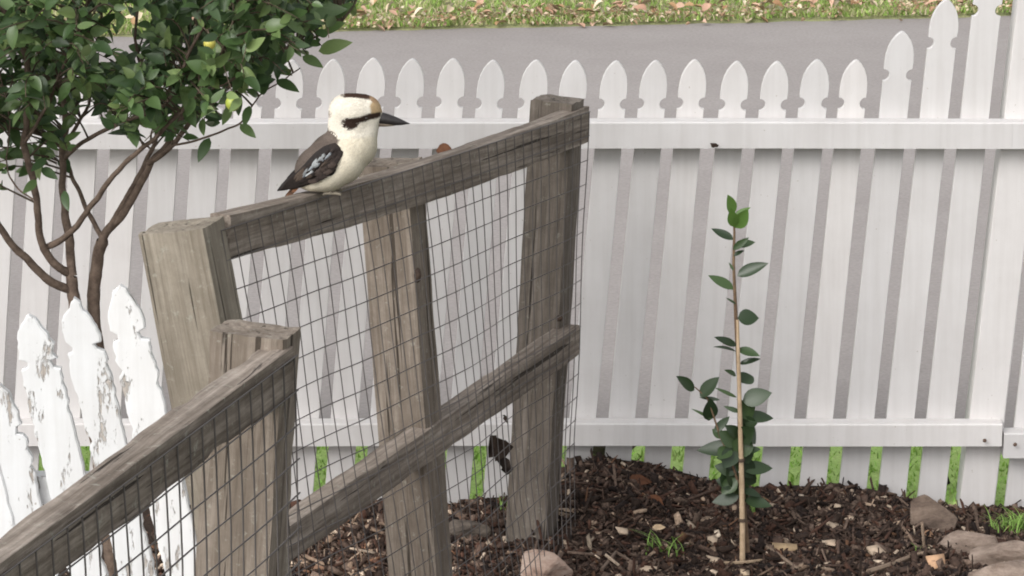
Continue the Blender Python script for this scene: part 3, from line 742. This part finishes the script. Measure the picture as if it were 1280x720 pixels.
# pale chips and bits one can tell apart
CHG = 'pale wood chips lying on the mulch'
def chip_obj(px, py, w, h_, c, ang=0, z=None, label=None, name='wood_chip'):
    p = G(px, py, 0); p.z = bed_z(p.x, p.y); 
    for _ in range(3):
        p = G(px, py, bed_z(p.x, p.y)+.006)
    s = p.y/5000*1.0; V = CHV.copy(); V = V+RNG.normal(0, .16, V.shape)
    V = V*np.array([w*s, h_*s*1.6, h_*s*.8])
    me = fast_mesh(name, V, CHF); m = vary(name+'_wood', tuple(x*.75 for x in c), tuple(min(1, x*1.2) for x in c), 60, .8); me.materials.append(m)
    o = link(name, me, None, None, Matrix.Translation(p) @ Euler((R(25), 0, R(ang))).to_matrix().to_4x4())
    return tag(o, label, 'wood chip', CHG)
cream = (.50, .39, .29); tan = (.36, .27, .19)
for (px, py, w, h_, c, ang, lab) in [
  (706, 639, 38, 6, tan, 3, 'long tan wood chip lying right of the last mesh fence post'), (778, 664, 12, 7, cream, 20, 'cream wood chip near the grass tuft in the bed'),
  (736, 680, 5, 22, (.40, .32, .24), 5, 'upright pale splinter above the pink rock'), (808, 710, 30, 6, cream, -12, 'pale stick fragment at the bottom edge below the grass tuft'),
  (891, 676, 12, 10, cream, 30, 'pale chip left of the stake in a small pile'), (896, 668, 8, 8, (.7, .58, .45), 0, 'small cream chip left of the sapling foot'),
  (895, 700, 22, 7, cream, -8, 'flat cream chip left of the stake foot'), (1042, 658, 14, 9, cream, 45, 'cream triangular chip in the middle right mulch'),
  (1036, 679, 22, 8, (.5, .38, .28), -30, 'tan curled chip below the cream triangle'), (980, 685, 34, 12, (.42, .30, .18), -6, 'flat tan chip right of the stake foot'),
  (1047, 633, 8, 5, cream, 0, 'tiny pale chip high in the right mulch'), (1092, 690, 18, 10, cream, 10, 'blocky cream chip beside the stick on the right'),
  (1170, 706, 24, 12, (.58, .36, .22), 20, 'orange tan chip near the right rocks'), (1112, 636, 8, 6, cream, 0, 'tiny cream chip below the brown rock'),
  (1002, 622, 8, 6, (.6, .5, .4), 0, 'tiny pale chip on the crest right of the sapling'), (710, 616, 6, 8, cream, 10, 'tiny white chip beside the last fence post'),
  (709, 680, 7, 7, cream, 40, 'small white chip above the pink rock'), (930, 716, 12, 6, (.6, .46, .32), 0, 'cream chip at the foot of the stake')]:
    chip_obj(px, py, w, h_, c, ang, None, lab)
def stick(pix, r, c, label, name='stick'):
    pts_ = []
    for (a, b) in pix:
        p = G(a, b, 0)
        for _ in range(3): p = G(a, b, bed_z(p.x, p.y)+r+.003)
        pts_.append(p)
    vv, ff = [], []; k = len(pts_); tube(vv, ff, [p-pts_[0] for p in pts_], [r*(1-.4*i/k) for i in range(k)], 6)
    ff.append((5, 4, 3, 2, 1, 0)); q = len(vv); ff.append(tuple(range(q-6, q)))
    o = link(name, mesh(name, vv, ff), vary('stick_bark', tuple(x*.7 for x in c), c, 60), None, Matrix.Translation(pts_[0])); return tag(o, label, 'stick', 'loose sticks on the mulch')
stick([(1085, 715), (1110, 707), (1140, 695), (1168, 688)], .006, (.30, .22, .16), 'pale stick slanting up to the right near the right rocks')
stick([(945, 675), (968, 690), (982, 700), (998, 712)], .005, (.26, .19, .14), 'thin stick sloping down to the right of the stake foot')
stick([(905, 704), (930, 703), (962, 699)], .004, (.38, .28, .19), 'thin level stick lying across the foot of the stake')
stick([(752, 712), (770, 690), (790, 702)], .004, (.18, .13, .10), 'crooked thin twig at the bottom edge below the mulch crest')
stick([(1120, 650), (1135, 668), (1145, 682)], .004, (.26, .18, .13), 'short leaning twig under the brown rock')

# ------------------------------------------------------------------ rocks
def rock_mat(name, a, b):
    m, n, l, bb = mat_new(name); tc = n.new('ShaderNodeTexCoord')
    t = noise(n, l, tc.outputs['Object'], 14, 8, .7, (1, 1, 2.6)); r = ramp(n, [(.32, tuple(x*.45 for x in a)), (.45, a), (.68, b)]); l.new(t.outputs[0], r.inputs[0])
    l.new(r.outputs[0], bb.inputs['Base Color']); bb.inputs['Roughness'].default_value = .9; bb.inputs['Specular IOR Level'].default_value = .2
    f = noise(n, l, tc.outputs['Object'], 90, 5, .7); nb = bump(n, l, bb, t.outputs[0], .8, .012); bump(n, l, bb, f.outputs[0], .6, .003, nb); return m
M_rockp = rock_mat('pink_sandstone', (.42, .29, .23), (.62, .50, .42)); M_rockb = rock_mat('brown_stone', (.13, .095, .075), (.27, .205, .16)); M_rockg = rock_mat('grey_brown_stone', (.11, .09, .075), (.22, .185, .15))
M_rockt = rock_mat('layered_sandstone', (.20, .15, .12), (.40, .32, .265))
def rock(px, py, wpx, hpx, mat, label, seed, dep=None, tilt=0, zb=None):
    """px,py: centre of its foot on the ground; size in pixels"""
    p = G(px, py, -.01); s = p.y/5000; W = wpx*s/2; H = hpx*s; D = (dep or wpx*.7)*s/2
    p.z = bed_z(p.x, p.y)-.012
    bm = bmesh.new(); bmesh.ops.create_icosphere(bm, subdivisions=4, radius=1)
    rr = random.Random(seed); planes = []
    for k in range(13):
        d = Vector((rr.gauss(0, 1), rr.gauss(0, 1), rr.gauss(0, 1.1)+.2)).normalized(); planes.append((d, rr.uniform(.52, .82)))
    for v in bm.verts:
        c = v.co.copy()
        for d, q in planes:
            e = c.dot(d)-q
            if e > 0: c -= d*e*.92
        c *= 1+.05*nz(c.x*3+seed, c.y*3, c.z*3)+.025*nz(c.x*9+seed, c.y*9, c.z*9)
        v.co = Vector((c.x*W, c.y*D, (c.z+.55)*H/1.45))
    me = bpy.data.meshes.new('rock'); bm.to_mesh(me); bm.free()
    o = link('rock', me, mat, None, Matrix.Translation(p) @ Matrix.Rotation(tilt, 4, 'Y')); return tag(o, label, 'rock', 'rocks around the garden bed')
rock(682, 735, 92, 52, M_rockp, 'pale pinkish rock at the bottom edge, right of the far fence post', 5)
rock(765, 608, 74, 46, M_rockg, 'grey brown rock half buried against the white fence by the last post', 8)
rock(1163, 655, 88, 52, M_rockb, 'brown rounded rock against the fence at the right end of the mulch', 12)
rock(1212, 690, 104, 36, M_rockt, 'flat grey brown stone lying just below the brown rock', 17)
rock(1250, 714, 100, 46, M_rockt, 'layered brown stone in the lower right corner, on top of the others', 21)
rock(1262, 748, 118, 62, M_rockt, 'largest layered stone at the bottom right corner edge', 26)
rock(585, 668, 62, 36, M_rockg, 'small grey mossy rock seen through the wire mesh between two posts', 31)

# ------------------------------------------------------------------ fallen leaves
def dead_leaf(p, size, mat, label, cat='leaf', group=None, rot=None, parent=None, curl=None, name='fallen_leaf', wr=.5):
    v, f = leaf_template(1, wr, rnd.uniform(.15, .5), curl if curl is not None else rnd.uniform(-.35, .35), 6)
    v = v-np.array([.5, 0, 0]); v += np.array([[0, 0, .03*rnd.gauss(0, 1)] for _ in v])
    if mat is M_deadd: v = v+np.array([[rnd.gauss(0, .09) for _ in range(3)] for _ in v])
    if not rot: v[:, 2] -= v[:, 2].min()
    me = fast_mesh(name, v*size, f, smooth=True); me.materials.append(mat)
    e = Euler(rot) if rot else Euler((rnd.gauss(0, .25), rnd.gauss(0, .25), rnd.uniform(0, 6.28)))
    return tag(link(name, me, None, None, Matrix.Translation(p) @ e.to_matrix().to_4x4()), label, cat, group)
def bed_leaf(px, py, spx, mat, label, rot=None):
    p = G(px, py, 0)
    for _ in range(3): p = G(px, py, bed_z(p.x, p.y)+.008)
    dead_leaf(p, spx*p.y/5000, mat, label, group='fallen leaves in the garden bed', rot=rot)
bed_leaf(800, 601, 34, M_deadb, 'reddish brown curled leaf on the mound beside the grey brown rock', (.7, .2, .3))
bed_leaf(821, 628, 28, M_deadb, 'rusty brown leaf standing on edge above the grass tuft', (1.2, .9, .2))
bed_leaf(1176, 602, 30, M_deadd, 'dark square dead leaf standing on the brown rock', (1.3, .2, .2))
bed_leaf(434, 665, 26, M_deadb, 'orange brown leaf in the litter behind the near mesh', (.7, .5, 1))
bed_leaf(402, 712, 26, M_dead, 'bright tan leaf at the bottom edge between the two mesh fences', (.4, .2, .5))
bed_leaf(823, 660, 18, M_dead, 'small yellow dead leaf caught in the grass tuft', (.8, .2, .4))
bed_leaf(1163, 668, 22, M_dead, 'yellowish leaf beside the layered stones', (.7, .2, .4))
LG = 'fallen leaves along the far road edge'
kinds = [('pale cream', leaf_mat('cream_leaf', [(0, (.66, .54, .38)), (1, (.80, .70, .54))], .75, .25, .2)), ('pinkish tan', leaf_mat('pinkish_leaf', [(0, (.56, .34, .24)), (1, (.68, .47, .35))], .75, .25, .2)),
         ('light brown', leaf_mat('light_brown_leaf', [(0, (.38, .22, .12)), (1, (.50, .33, .18))], .75, .25, .2))]
fl = []
for nm, mt in kinds:
    for c in (-.35, .1, .4):
        v, f = leaf_template(1, .62, .35, c); v = v-np.array([.5, 0, v[:, 2].min()])
        me = fast_mesh('fallen_leaf', v, f, smooth=True); me.materials.append(mt); fl.append((nm, me))
for i in range(290):
    x = rnd.uniform(-1.7, 2.1); k = rnd.random(); nm, me = rnd.choice(fl)
    y = FAR_Y(x)+rnd.gauss(.05, .065) if k < .84 else FAR_Y(x)+rnd.uniform(0, .45 if x < .3 else .8)
    on_road = y < FAR_Y(x)-.02; s = rnd.uniform(.025, .055)
    o = link('fallen_leaf', me, None, None, Matrix.Translation((x, y, -.04 if on_road else .0)) @ Euler((rnd.gauss(0, .35), rnd.gauss(0, .35), rnd.uniform(0, 6.28))).to_matrix().to_4x4() @ Matrix.Scale(s, 4))
    px = to_px(Vector((x, y, 0)))[0]
    where = 'behind the citrus tree' if px < 400 else 'beyond the bird' if px < 560 else 'beyond the last grey post' if px < 740 else 'over the middle white pickets' if px < 900 else 'beyond the sapling' if px < 1060 else 'beyond the rising tall pickets'
    spot = 'on the asphalt edge' if on_road else 'in the row at the grass edge' if y < FAR_Y(x)+.15 else 'deeper in the grass'
    tag(o, f'{nm} leaf {spot} {where}', 'leaf', LG)
n = 2600; lx = RNG.uniform(-2.2, 2.4, n); ly = np.array([FAR_Y(x) for x in lx])+RNG.normal(.03, .07, n)
keep = np.array([nz(x*2.5, 7, 3) > -.25 for x in lx]); lx, ly = lx[keep], ly[keep]; n = len(lx)
lv, lf_ = leaf_template(1, .6, .3, .1, 4)
mats = euler_mats(list(zip(lx, ly, np.full(n, -.022)+RNG.uniform(0, .02, n))), list(zip(RNG.normal(0, .5, n), RNG.normal(0, .5, n), RNG.uniform(0, 6.3, n))), [(q,)*3 for q in RNG.uniform(.008, .026, n)])
pal = np.array([(.62, .50, .36), (.50, .35, .24), (.40, .27, .17), (.30, .19, .11), (.66, .56, .42)])
o = link('leaf_litter', scatter('leaf_litter', lv, lf_, mats, pal[RNG.choice(5, n)]*RNG.uniform(.8, 1.2, (n, 1))), attr_mat('litter', .85, .2, 80, .2, .15))
tag(o, 'tan litter of crumbled leaves along the far edge of the road', 'leaf litter', kind='stuff')
# leaves caught on the fences
q = P(624, 560, 7.90); dead_leaf(q, .062, M_deadd, 'crumpled black dead leaf hanging in the wire mesh below the lower rail', rot=(1.4, .2, .1), name='dead_leaf', wr=.8)
q = P(632, 582, 7.90); dead_leaf(q, .045, M_deadd, 'small black leaf shred hanging under the crumpled one in the mesh', rot=(1.4, 1.2, .1), name='dead_leaf', wr=.6)
q = P(632, 524, 7.91); dead_leaf(q, .022, M_deadd, 'tiny dark leaf shred in the mesh beside the far post', rot=(1.4, 1.2, .1), name='dead_leaf', wr=.4)
q = P(556, 190, 7.42); dead_leaf(q, .034, M_deadb, 'rusty brown curled leaf lying behind the top rail right of the bird', rot=(.9, .1, -.2), name='dead_leaf', wr=.8)
q = P(530, 535, 7.32); dead_leaf(q, .05, M_deadd, 'dark leaf scrap on the lower rail at the middle post', rot=(.6, .1, .2), name='dead_leaf', wr=.4)
q = P(893, 182, FY-.060); dead_leaf(q, .018, M_deadd, 'tiny dark scrap stuck to the lower edge of the white top rail', rot=(1.2, .3, .2), name='dead_leaf', wr=.6)

# ------------------------------------------------------------------ tufts
def tuft(px, py, n_, hpx, label, spread=.03, z=None):
    p = G(px, py, 0)
    for _ in range(3): p = G(px, py, bed_z(p.x, p.y))
    vv, ff = [], []; s = p.y/5000
    for i in range(n_):
        a = rnd.uniform(0, 6.28); r = rnd.uniform(0, spread); b = Vector((math.cos(a)*r, math.sin(a)*r, -.004)); h_ = hpx*s*rnd.uniform(.5, 1.1); la = rnd.uniform(0, 6.28); ln = h_*rnd.uniform(.2, 1.0); w = .0022
        d = Vector((math.cos(la), math.sin(la), 0)); sd_ = Vector((-d.y, d.x, 0))*w; k0 = len(vv)
        for j in range(5):
            t = j/4; c = b+d*ln*t*t+Vector((0, 0, h_*(t-.35*t*t)))
            vv += [c-sd_*(1-t*.9), c+sd_*(1-t*.9)]
        for j in range(4): q_ = k0+2*j; ff.append((q_, q_+1, q_+3, q_+2))
    C = np.repeat(np.array([(.26, .42, .10)]), len(vv), 0)*1.0
    o = link('grass_tuft', mesh('grass_tuft', vv, ff, True, C), M_grassb, None, Matrix.Translation(p)); tag(o, label, 'grass tuft', 'grass tufts in the garden bed')
tuft(828, 690, 26, 42, 'thin green grass tuft in the mulch left of the sapling', .045)
tuft(1268, 664, 110, 40, 'bright green grass tuft at the right edge by the fence', .06)
tuft(630, 640, 9, 38, 'sparse grass blades at the foot of the far post behind the mesh', .02)
tuft(940, 640, 8, 36, 'few pale blades behind the sapling stem', .015)
tuft(1150, 690, 7, 22, 'small weed sprouting beside the layered stones', .015)

# ------------------------------------------------------------------ kookaburra
BYY = 6.70
k_ = 1/ (F/(BYY*cp+(CAM_H-1.05)*sp))               # metres per photo pixel at the bird
B0 = P(408, 241, BYY)
bird = empty('kookaburra', B0, 'kookaburra with cream head and breast and dark wings perched on the top rail', 'bird')
def bp(u, v, d=0): return Vector(((u-408)*k_, d*k_, (241-v)*k_))     # local coordinates of the bird
def ell(bm, u, v, a, b, c, ang=0, d=0):
    r = bmesh.ops.create_icosphere(bm, subdivisions=4, radius=1)
    ca, sa = math.cos(R(ang)), math.sin(R(ang))
    for w in r['verts']:
        x, y, z = w.co.x*a, w.co.y*c, w.co.z*b
        w.co = bp(u, v, d)+Vector(((x*ca-z*sa)*k_, y*k_, (x*sa+z*ca)*k_))
bm = bmesh.new()
ell(bm, 444, 138, 32, 24, 23, -4); ell(bm, 435, 136, 24, 22, 22, 0); ell(bm, 457, 133, 22, 18, 17, -12); ell(bm, 462, 142, 19, 17, 15, -10); ell(bm, 470, 145, 10, 9, 9)
ell(bm, 440, 160, 28, 22, 23); ell(bm, 443, 180, 31, 30, 28, 60); ell(bm, 431, 200, 33, 27, 30, 55)
ell(bm, 456, 160, 19, 18, 17); ell(bm, 428, 154, 18, 20, 19); ell(bm, 414, 214, 31, 24, 29, 35); ell(bm, 398, 222, 25, 17, 24, 15); ell(bm, 410, 190, 33, 22, 27, 48); ell(bm, 390, 202, 27, 17, 22, 48); ell(bm, 376, 224, 14, 8, 13, 35)
me = bpy.data.meshes.new('tmp'); bm.to_mesh(me); bm.free()
tmp = bpy.data.objects.new('tmp', me); col.objects.link(tmp)
md = tmp.modifiers.new('r', 'REMESH'); md.mode = 'VOXEL'; md.voxel_size = 1.25*k_
ms = tmp.modifiers.new('s', 'SMOOTH'); ms.iterations = 110; ms.factor = .9
dg = bpy.context.evaluated_depsgraph_get(); body_me = bpy.data.meshes.new_from_object(tmp.evaluated_get(dg))
bpy.data.objects.remove(tmp)
co = np.zeros(len(body_me.vertices)*3); body_me.vertices.foreach_get('co', co); co = co.reshape(-1, 3)
nr = np.zeros(len(body_me.vertices)*3); body_me.vertices.foreach_get('normal', nr); nr = nr.reshape(-1, 3)
def inpoly(x, y, poly):
    c = False; j = len(poly)-1
    for i in range(len(poly)):
        if (poly[i][1] > y) != (poly[j][1] > y) and x < (poly[j][0]-poly[i][0])*(y-poly[i][1])/(poly[j][1]-poly[i][1])+poly[i][0]: c = not c
        j = i
    return c
def body_color(u, v, d):
    ju = u+1.2*nz(u*.3, v*.3, d*.2); jv = v+.7*nz(u*.3+9, v*.3, d*.2)
    side = abs(d)
    c = np.array((.68, .62, .50)) if v > 165 else np.array((.70, .65, .56))
    if v > 195: c = np.array((.69, .63, .51))
    c = c*(1+.07*nz(u*.35, v*.12, 5))
    if inpoly(ju, jv, [(470, 118), (490, 128), (488, 140), (474, 137), (466, 140), (464, 128)]): c = np.array((.40, .29, .17))*(1+.3*nz(u*.5, v*.5, 2))
    if v < 118.5+.06*(u-430) and 432 < ju < 467 and side < 11+2*nz(u*.3, v): c = np.array((.05, .028, .02))
    if 464 <= ju < 474 and v < 125 and side < 10: c = np.array((.30, .2, .12))
    if inpoly(ju, jv, [(477, 136.5), (478, 143), (463, 145.5), (452, 147.5), (448, 154), (441, 157), (434, 154), (431, 147), (435, 141.5), (450, 140.5), (462, 137)]): c = np.array((.030, .018, .013))
    if inpoly(ju, jv, [(409, 131), (416, 134), (417, 143), (410, 142)]): c = np.array((.35, .29, .25))
    # mantle: back side of the body
    if inpoly(ju, jv, [(405, 152), (414, 157), (428, 168), (420, 180), (385, 215), (350, 245), (340, 230), (372, 180)]): c = np.array((.115, .092, .078))*(1+.5*nz(u*.5, v*.5, 1))
    elif inpoly(ju, jv, [(385, 215), (400, 205), (376, 232), (360, 238)]): c = np.array((.2, .14, .1))
    return np.clip(c, 0.01, .9)
J = [(0, 0), (1.1, .5), (-1.0, .7), (.3, -1.0), (-.6, -.8), (.9, -.4)]
C = np.array([sum(body_color(408+p[0]/k_+a, 241-p[2]/k_+b, p[1]/k_) for a, b in J)/6 for p in co])
ca = body_me.color_attributes.new('Col', 'FLOAT_COLOR', 'POINT'); c4 = np.ones((len(C), 4), np.float32); c4[:, :3] = C; ca.data.foreach_set('color', c4.ravel())
body_me.polygons.foreach_set('use_smooth', [True]*len(body_me.polygons)); body_me.materials.clear()
M_feather = attr_mat('plumage', .9, .12, 420, .12, 0, .5, .0012)
body_me.name = 'body'; link('body', body_me, M_feather, bird, Matrix.Translation(B0))
# soft feather tips lying over the body
idx = RNG.choice(len(co), 9000, replace=False); fv = []; fc_ = []; fcol = []
for i in idx:
    p = Vector(co[i]); nn = Vector(nr[i]); u_, v_ = 408+p.x/k_, 241-p.z/k_
    if v_ > 237 or (u_ > 462 and v_ < 160): continue
    flow = Vector((-1, 0, -.25 if v_ < 160 else -.9)); flow = (flow-nn*flow.dot(nn)).normalized(); sdv = nn.cross(flow)
    L_ = rnd.uniform(4, 8)*k_*(.75 if v_ < 160 else 1); w = rnd.uniform(.5, 1.0)*k_; b = p-nn*.4*k_; q = len(fv)
    fv += [b-sdv*w, b+sdv*w, b+flow*L_*.6+sdv*w*.9+nn*.6*k_, b+flow*L_*.6-sdv*w*.9+nn*.6*k_, b+flow*L_+nn*.8*k_]
    fc_ += [(q, q+1, q+2), (q, q+2, q+3), (q+3, q+2, q+4)]; cc_ = C[i]*rnd.uniform(.93, 1.08); fcol += [cc_]*5
fo = link('down', fast_mesh('down', fv, fc_, np.array(fcol), True), M_feather, bird, Matrix.Translation(B0)); fo['kind'] = 'stuff'
# wings
M_wingc = attr_mat('wing_feathers', .75, .25, 300, .3, 0, .5, .001)
def wing(side):
    S = Vector(bp(432, 177)); T = Vector(bp(347, 238)); ax = (T-S); L_ = ax.length; ax.normalize(); up = Vector((ax.z, 0, -ax.x)); up = up if up.z > 0 else -up
    prof = [(0, 2), (.04, 8), (.10, 13), (.2, 17), (.32, 18), (.45, 15.5), (.58, 12), (.7, 9.5), (.82, 6.5), (.92, 4), (1, .8)]
    dep = [(0, 19), (.1, 27), (.3, 31.5), (.5, 29), (.7, 20), (.85, 11), (1, 4)]
    V = []; Fc = []; NS, NW = 26, 10; cols = []
    fd = lambda t: np.interp(t, [a for a, _ in dep], [b for _, b in dep]); fp = lambda t: np.interp(t, [a for a, _ in prof], [b for _, b in prof])
    def surf(t, s, lift=0):
        w = fp(t); d = fd(t)+4.5*(1-s*s)*min(1, w/8)-3+lift
        return S+ax*(L_*t)+up*(s*w*k_+(-3*math.sin(math.pi*t))*k_)+Vector((0, side*d*k_, 0))
    for lay in (0, 1):
        for i in range(NS+1):
            for j in range(NW+1):
                t = i/NS; s = -1+2*j/NW; p = surf(t, s) if lay == 0 else surf(t, s)-Vector((0, side*7*k_*(1-s*s), 0))
                V.append(p); cols.append(np.array((.020, .016, .015)) if t > .12 else np.array((.03, .022, .019)))
    g = lambda l, i, j: l*(NS+1)*(NW+1)+i*(NW+1)+j
    for i in range(NS):
        for j in range(NW):
            f = (g(0, i, j), g(0, i+1, j), g(0, i+1, j+1), g(0, i, j+1)); Fc.append(f); Fc.append((g(1, i, j), g(1, i, j+1), g(1, i+1, j+1), g(1, i+1, j)))
    wo_ = link('wing', mesh('wing', V, Fc, True, cols), M_wingc, bird, Matrix.Translation(B0))
    # feathers laid over it in rows, back to front
    def feather(t, s, len_, wid, c, tipc, lift, ang=0):
        a = surf(t, s, lift); t2 = min(1.0, t+len_/ (L_/k_)); e = surf(t2, s*.9+ang, lift+1.0)
        d = e-a
        if t2 >= 1: e = a+ax*len_*k_; d = e-a
        X = d.normalized(); Z = Vector((0, side, 0)); Z = (Z-X*Z.dot(X)).normalized(); Yv = Z.cross(X); n_ = 6; vv = []; ff = []; cl_ = []
        for i in range(n_+1):
            q = i/n_; w = wid*k_*(math.sin(math.pi*(q*.72+.14))**.6)*(1 if i < n_ else .35); cx = c if q < .5 else tipc
            for h_, o_ in ((-1, -.5), (0, .6), (1, -.5)): vv.append(a+d*q+Yv*w*h_+Z*o_*k_); cl_.append(cx)
        for i in range(n_):
            for j in range(2): q = i*3+j; ff.append((q, q+1, q+4, q+3))
        link('feather', mesh('feather', vv, ff, True, np.array(cl_)), M_wingc, wo_, Matrix.Translation(B0))
    dk = np.array((.026, .019, .017)); br_ = np.array((.11, .08, .062)); bl_ = np.array((.38, .41, .44)); wh = np.array((.62, .65, .66))
    for j, s in enumerate((-.75, -.45, -.1, .25, .6)): feather(.52, s, 46-4*abs(s)*3, 3.4, dk*1.2, dk*.8, .6+j*.3)
    for j, s in enumerate((-.6, -.2, .2, .6)): feather(.40, s, 34, 3.6, dk, dk*.8 if s < .1 else br_*.7, 1.8+j*.3)
    for j, (t, s) in enumerate(((.50, .30), (.44, .55), (.40, .15), (.36, .45), (.30, .25), (.27, .6), (.22, .35), (.19, .05), (.16, .6), (.10, .45), (.46, -.1))):
        p_ = wh if j % 3 else bl_
        feather(t, s, rnd.uniform(12, 20), rnd.uniform(1.5, 2.8), dk*.8, (p_*rnd.uniform(.3, .85)) if j not in (7, 10) else br_*.6, 2.8+j*.12, rnd.uniform(-.15, .15))
    for j, (t, s) in enumerate(((.22, -.6), (.24, -.2), (.13, -.4), (.12, .1), (.05, -.3), (.05, .3), (.32, -.65), (.44, -.7), (.32, -.3))): feather(t, s, 17, 4.6, dk*1.1, dk*1.2+br_*rnd.uniform(.05, .35), 2.6-j*.08)
    return wo_
wing(-1); wing(1)
# tail
vv, ff, cl_ = [], [], []
for j in range(6):
    dz = (j-2.5)*3.2; a = bp(384, 222, dz); e = bp(357+.8*j, 251-.6*j, dz*1.15); X = (e-a); Yv = Vector((0, 1, 0)); q = len(vv)
    for i in range(6):
        t = i/5; w = 3.6*k_*(1 if i < 5 else .5); c = np.array((.30, .13, .06)) if int(t*5) % 2 == 0 else np.array((.08, .045, .03))
        for h_ in (-1, 1): vv.append(a+X*t+Yv*w*h_+Vector((0, 0, .3*j*k_))); cl_.append(c)
        for h_ in (-1, 1): vv.append(a+X*t+Yv*w*h_+Vector((-4.5*k_, 0, (.3*j+1.0)*k_))); cl_.append(c*.7)
    for i in range(5):
        b = q+4*i; ff += [(b, b+1, b+5, b+4), (b+2, b+6, b+7, b+3), (b, b+4, b+6, b+2), (b+1, b+3, b+7, b+5)]
    b = q+20; ff.append((b, b+1, b+3, b+2))
link('tail', mesh('tail', vv, ff, False, np.array(cl_)), M_wingc, bird, Matrix.Translation(B0))
# bill
def mandible(name, sec, mat):
    """sec: list of (u, v centre, half height, half width)"""
    vv, ff = [], []; K = 12
    for (u, v, h_, w) in sec:
        for j in range(K): an = 2*math.pi*j/K; vv.append(bp(u, v+h_*math.sin(an), w*math.cos(an)))
    for i in range(len(sec)-1):
        for j in range(K): a = i*K+j; b = i*K+(j+1) % K; ff.append((a, b, b+K, a+K))
    ff.append(tuple(range((len(sec)-1)*K, len(sec)*K)))
    link(name, mesh(name, vv, ff, True), mat, bird, Matrix.Translation(B0))
M_bill = vary('dark_bill', (.014, .012, .012), (.035, .03, .03), 90, .4, .5, .1, .0003); M_bill2 = vary('horn_bill', (.12, .09, .07), (.3, .24, .18), 40, .5, .4, .1, .0003)
mandible('upper_bill', [(462, 145.5, 8, 9), (474, 146, 8.4, 8), (484, 147.3, 7.5, 7), (494, 149.5, 5.9, 5.4), (503, 151.3, 3.7, 3.5), (509.5, 152.4, 1.4, 1.4), (513, 153, .3, .3)], M_bill)
mandible('lower_bill', [(468, 152, 4.5, 6.5), (480, 153.6, 3.4, 5.2), (492, 154, 2.1, 3), (502, 153, 1.0, 1.6), (507, 153, .3, .4)], M_bill2)
M_eye = flat('dark_eye', (.02, .012, .008), .08, .8)
for s in (-1, 1):
    bm = bmesh.new(); bmesh.ops.create_uvsphere(bm, u_segments=16, v_segments=10, radius=2.6*k_); me = bpy.data.meshes.new('eye'); bm.to_mesh(me); bm.free()
    me.polygons.foreach_set('use_smooth', [True]*len(me.polygons)); link('eye', me, M_eye, bird, Matrix.Translation(B0+bp(459, 143, s*17.2)))
M_foot = vary('grey_foot', (.16, .14, .11), (.3, .26, .2), 80, .7)
for s in (-1, 1):
    vv, ff = [], []; a = bp(412, 228, s*12); b = bp(414, 239.5, s*12)
    tube(vv, ff, [a, b], [2.6*k_, 2.4*k_], 8)
    for (du, dd) in ((13, -3), (14, 3), (11, 7), (-10, 0)):
        tube(vv, ff, [b, b+Vector((du*.5*k_, dd*.5*k_, .3*k_)), b+Vector((du*.85*k_, dd*.85*k_, -.6*k_)), b+Vector((du*k_, dd*k_, -2.0*k_))], [2.0*k_, 1.9*k_, 1.5*k_, .5*k_], 6)
    link('foot', mesh('foot', vv, ff, True), M_foot, bird, Matrix.Translation(B0))
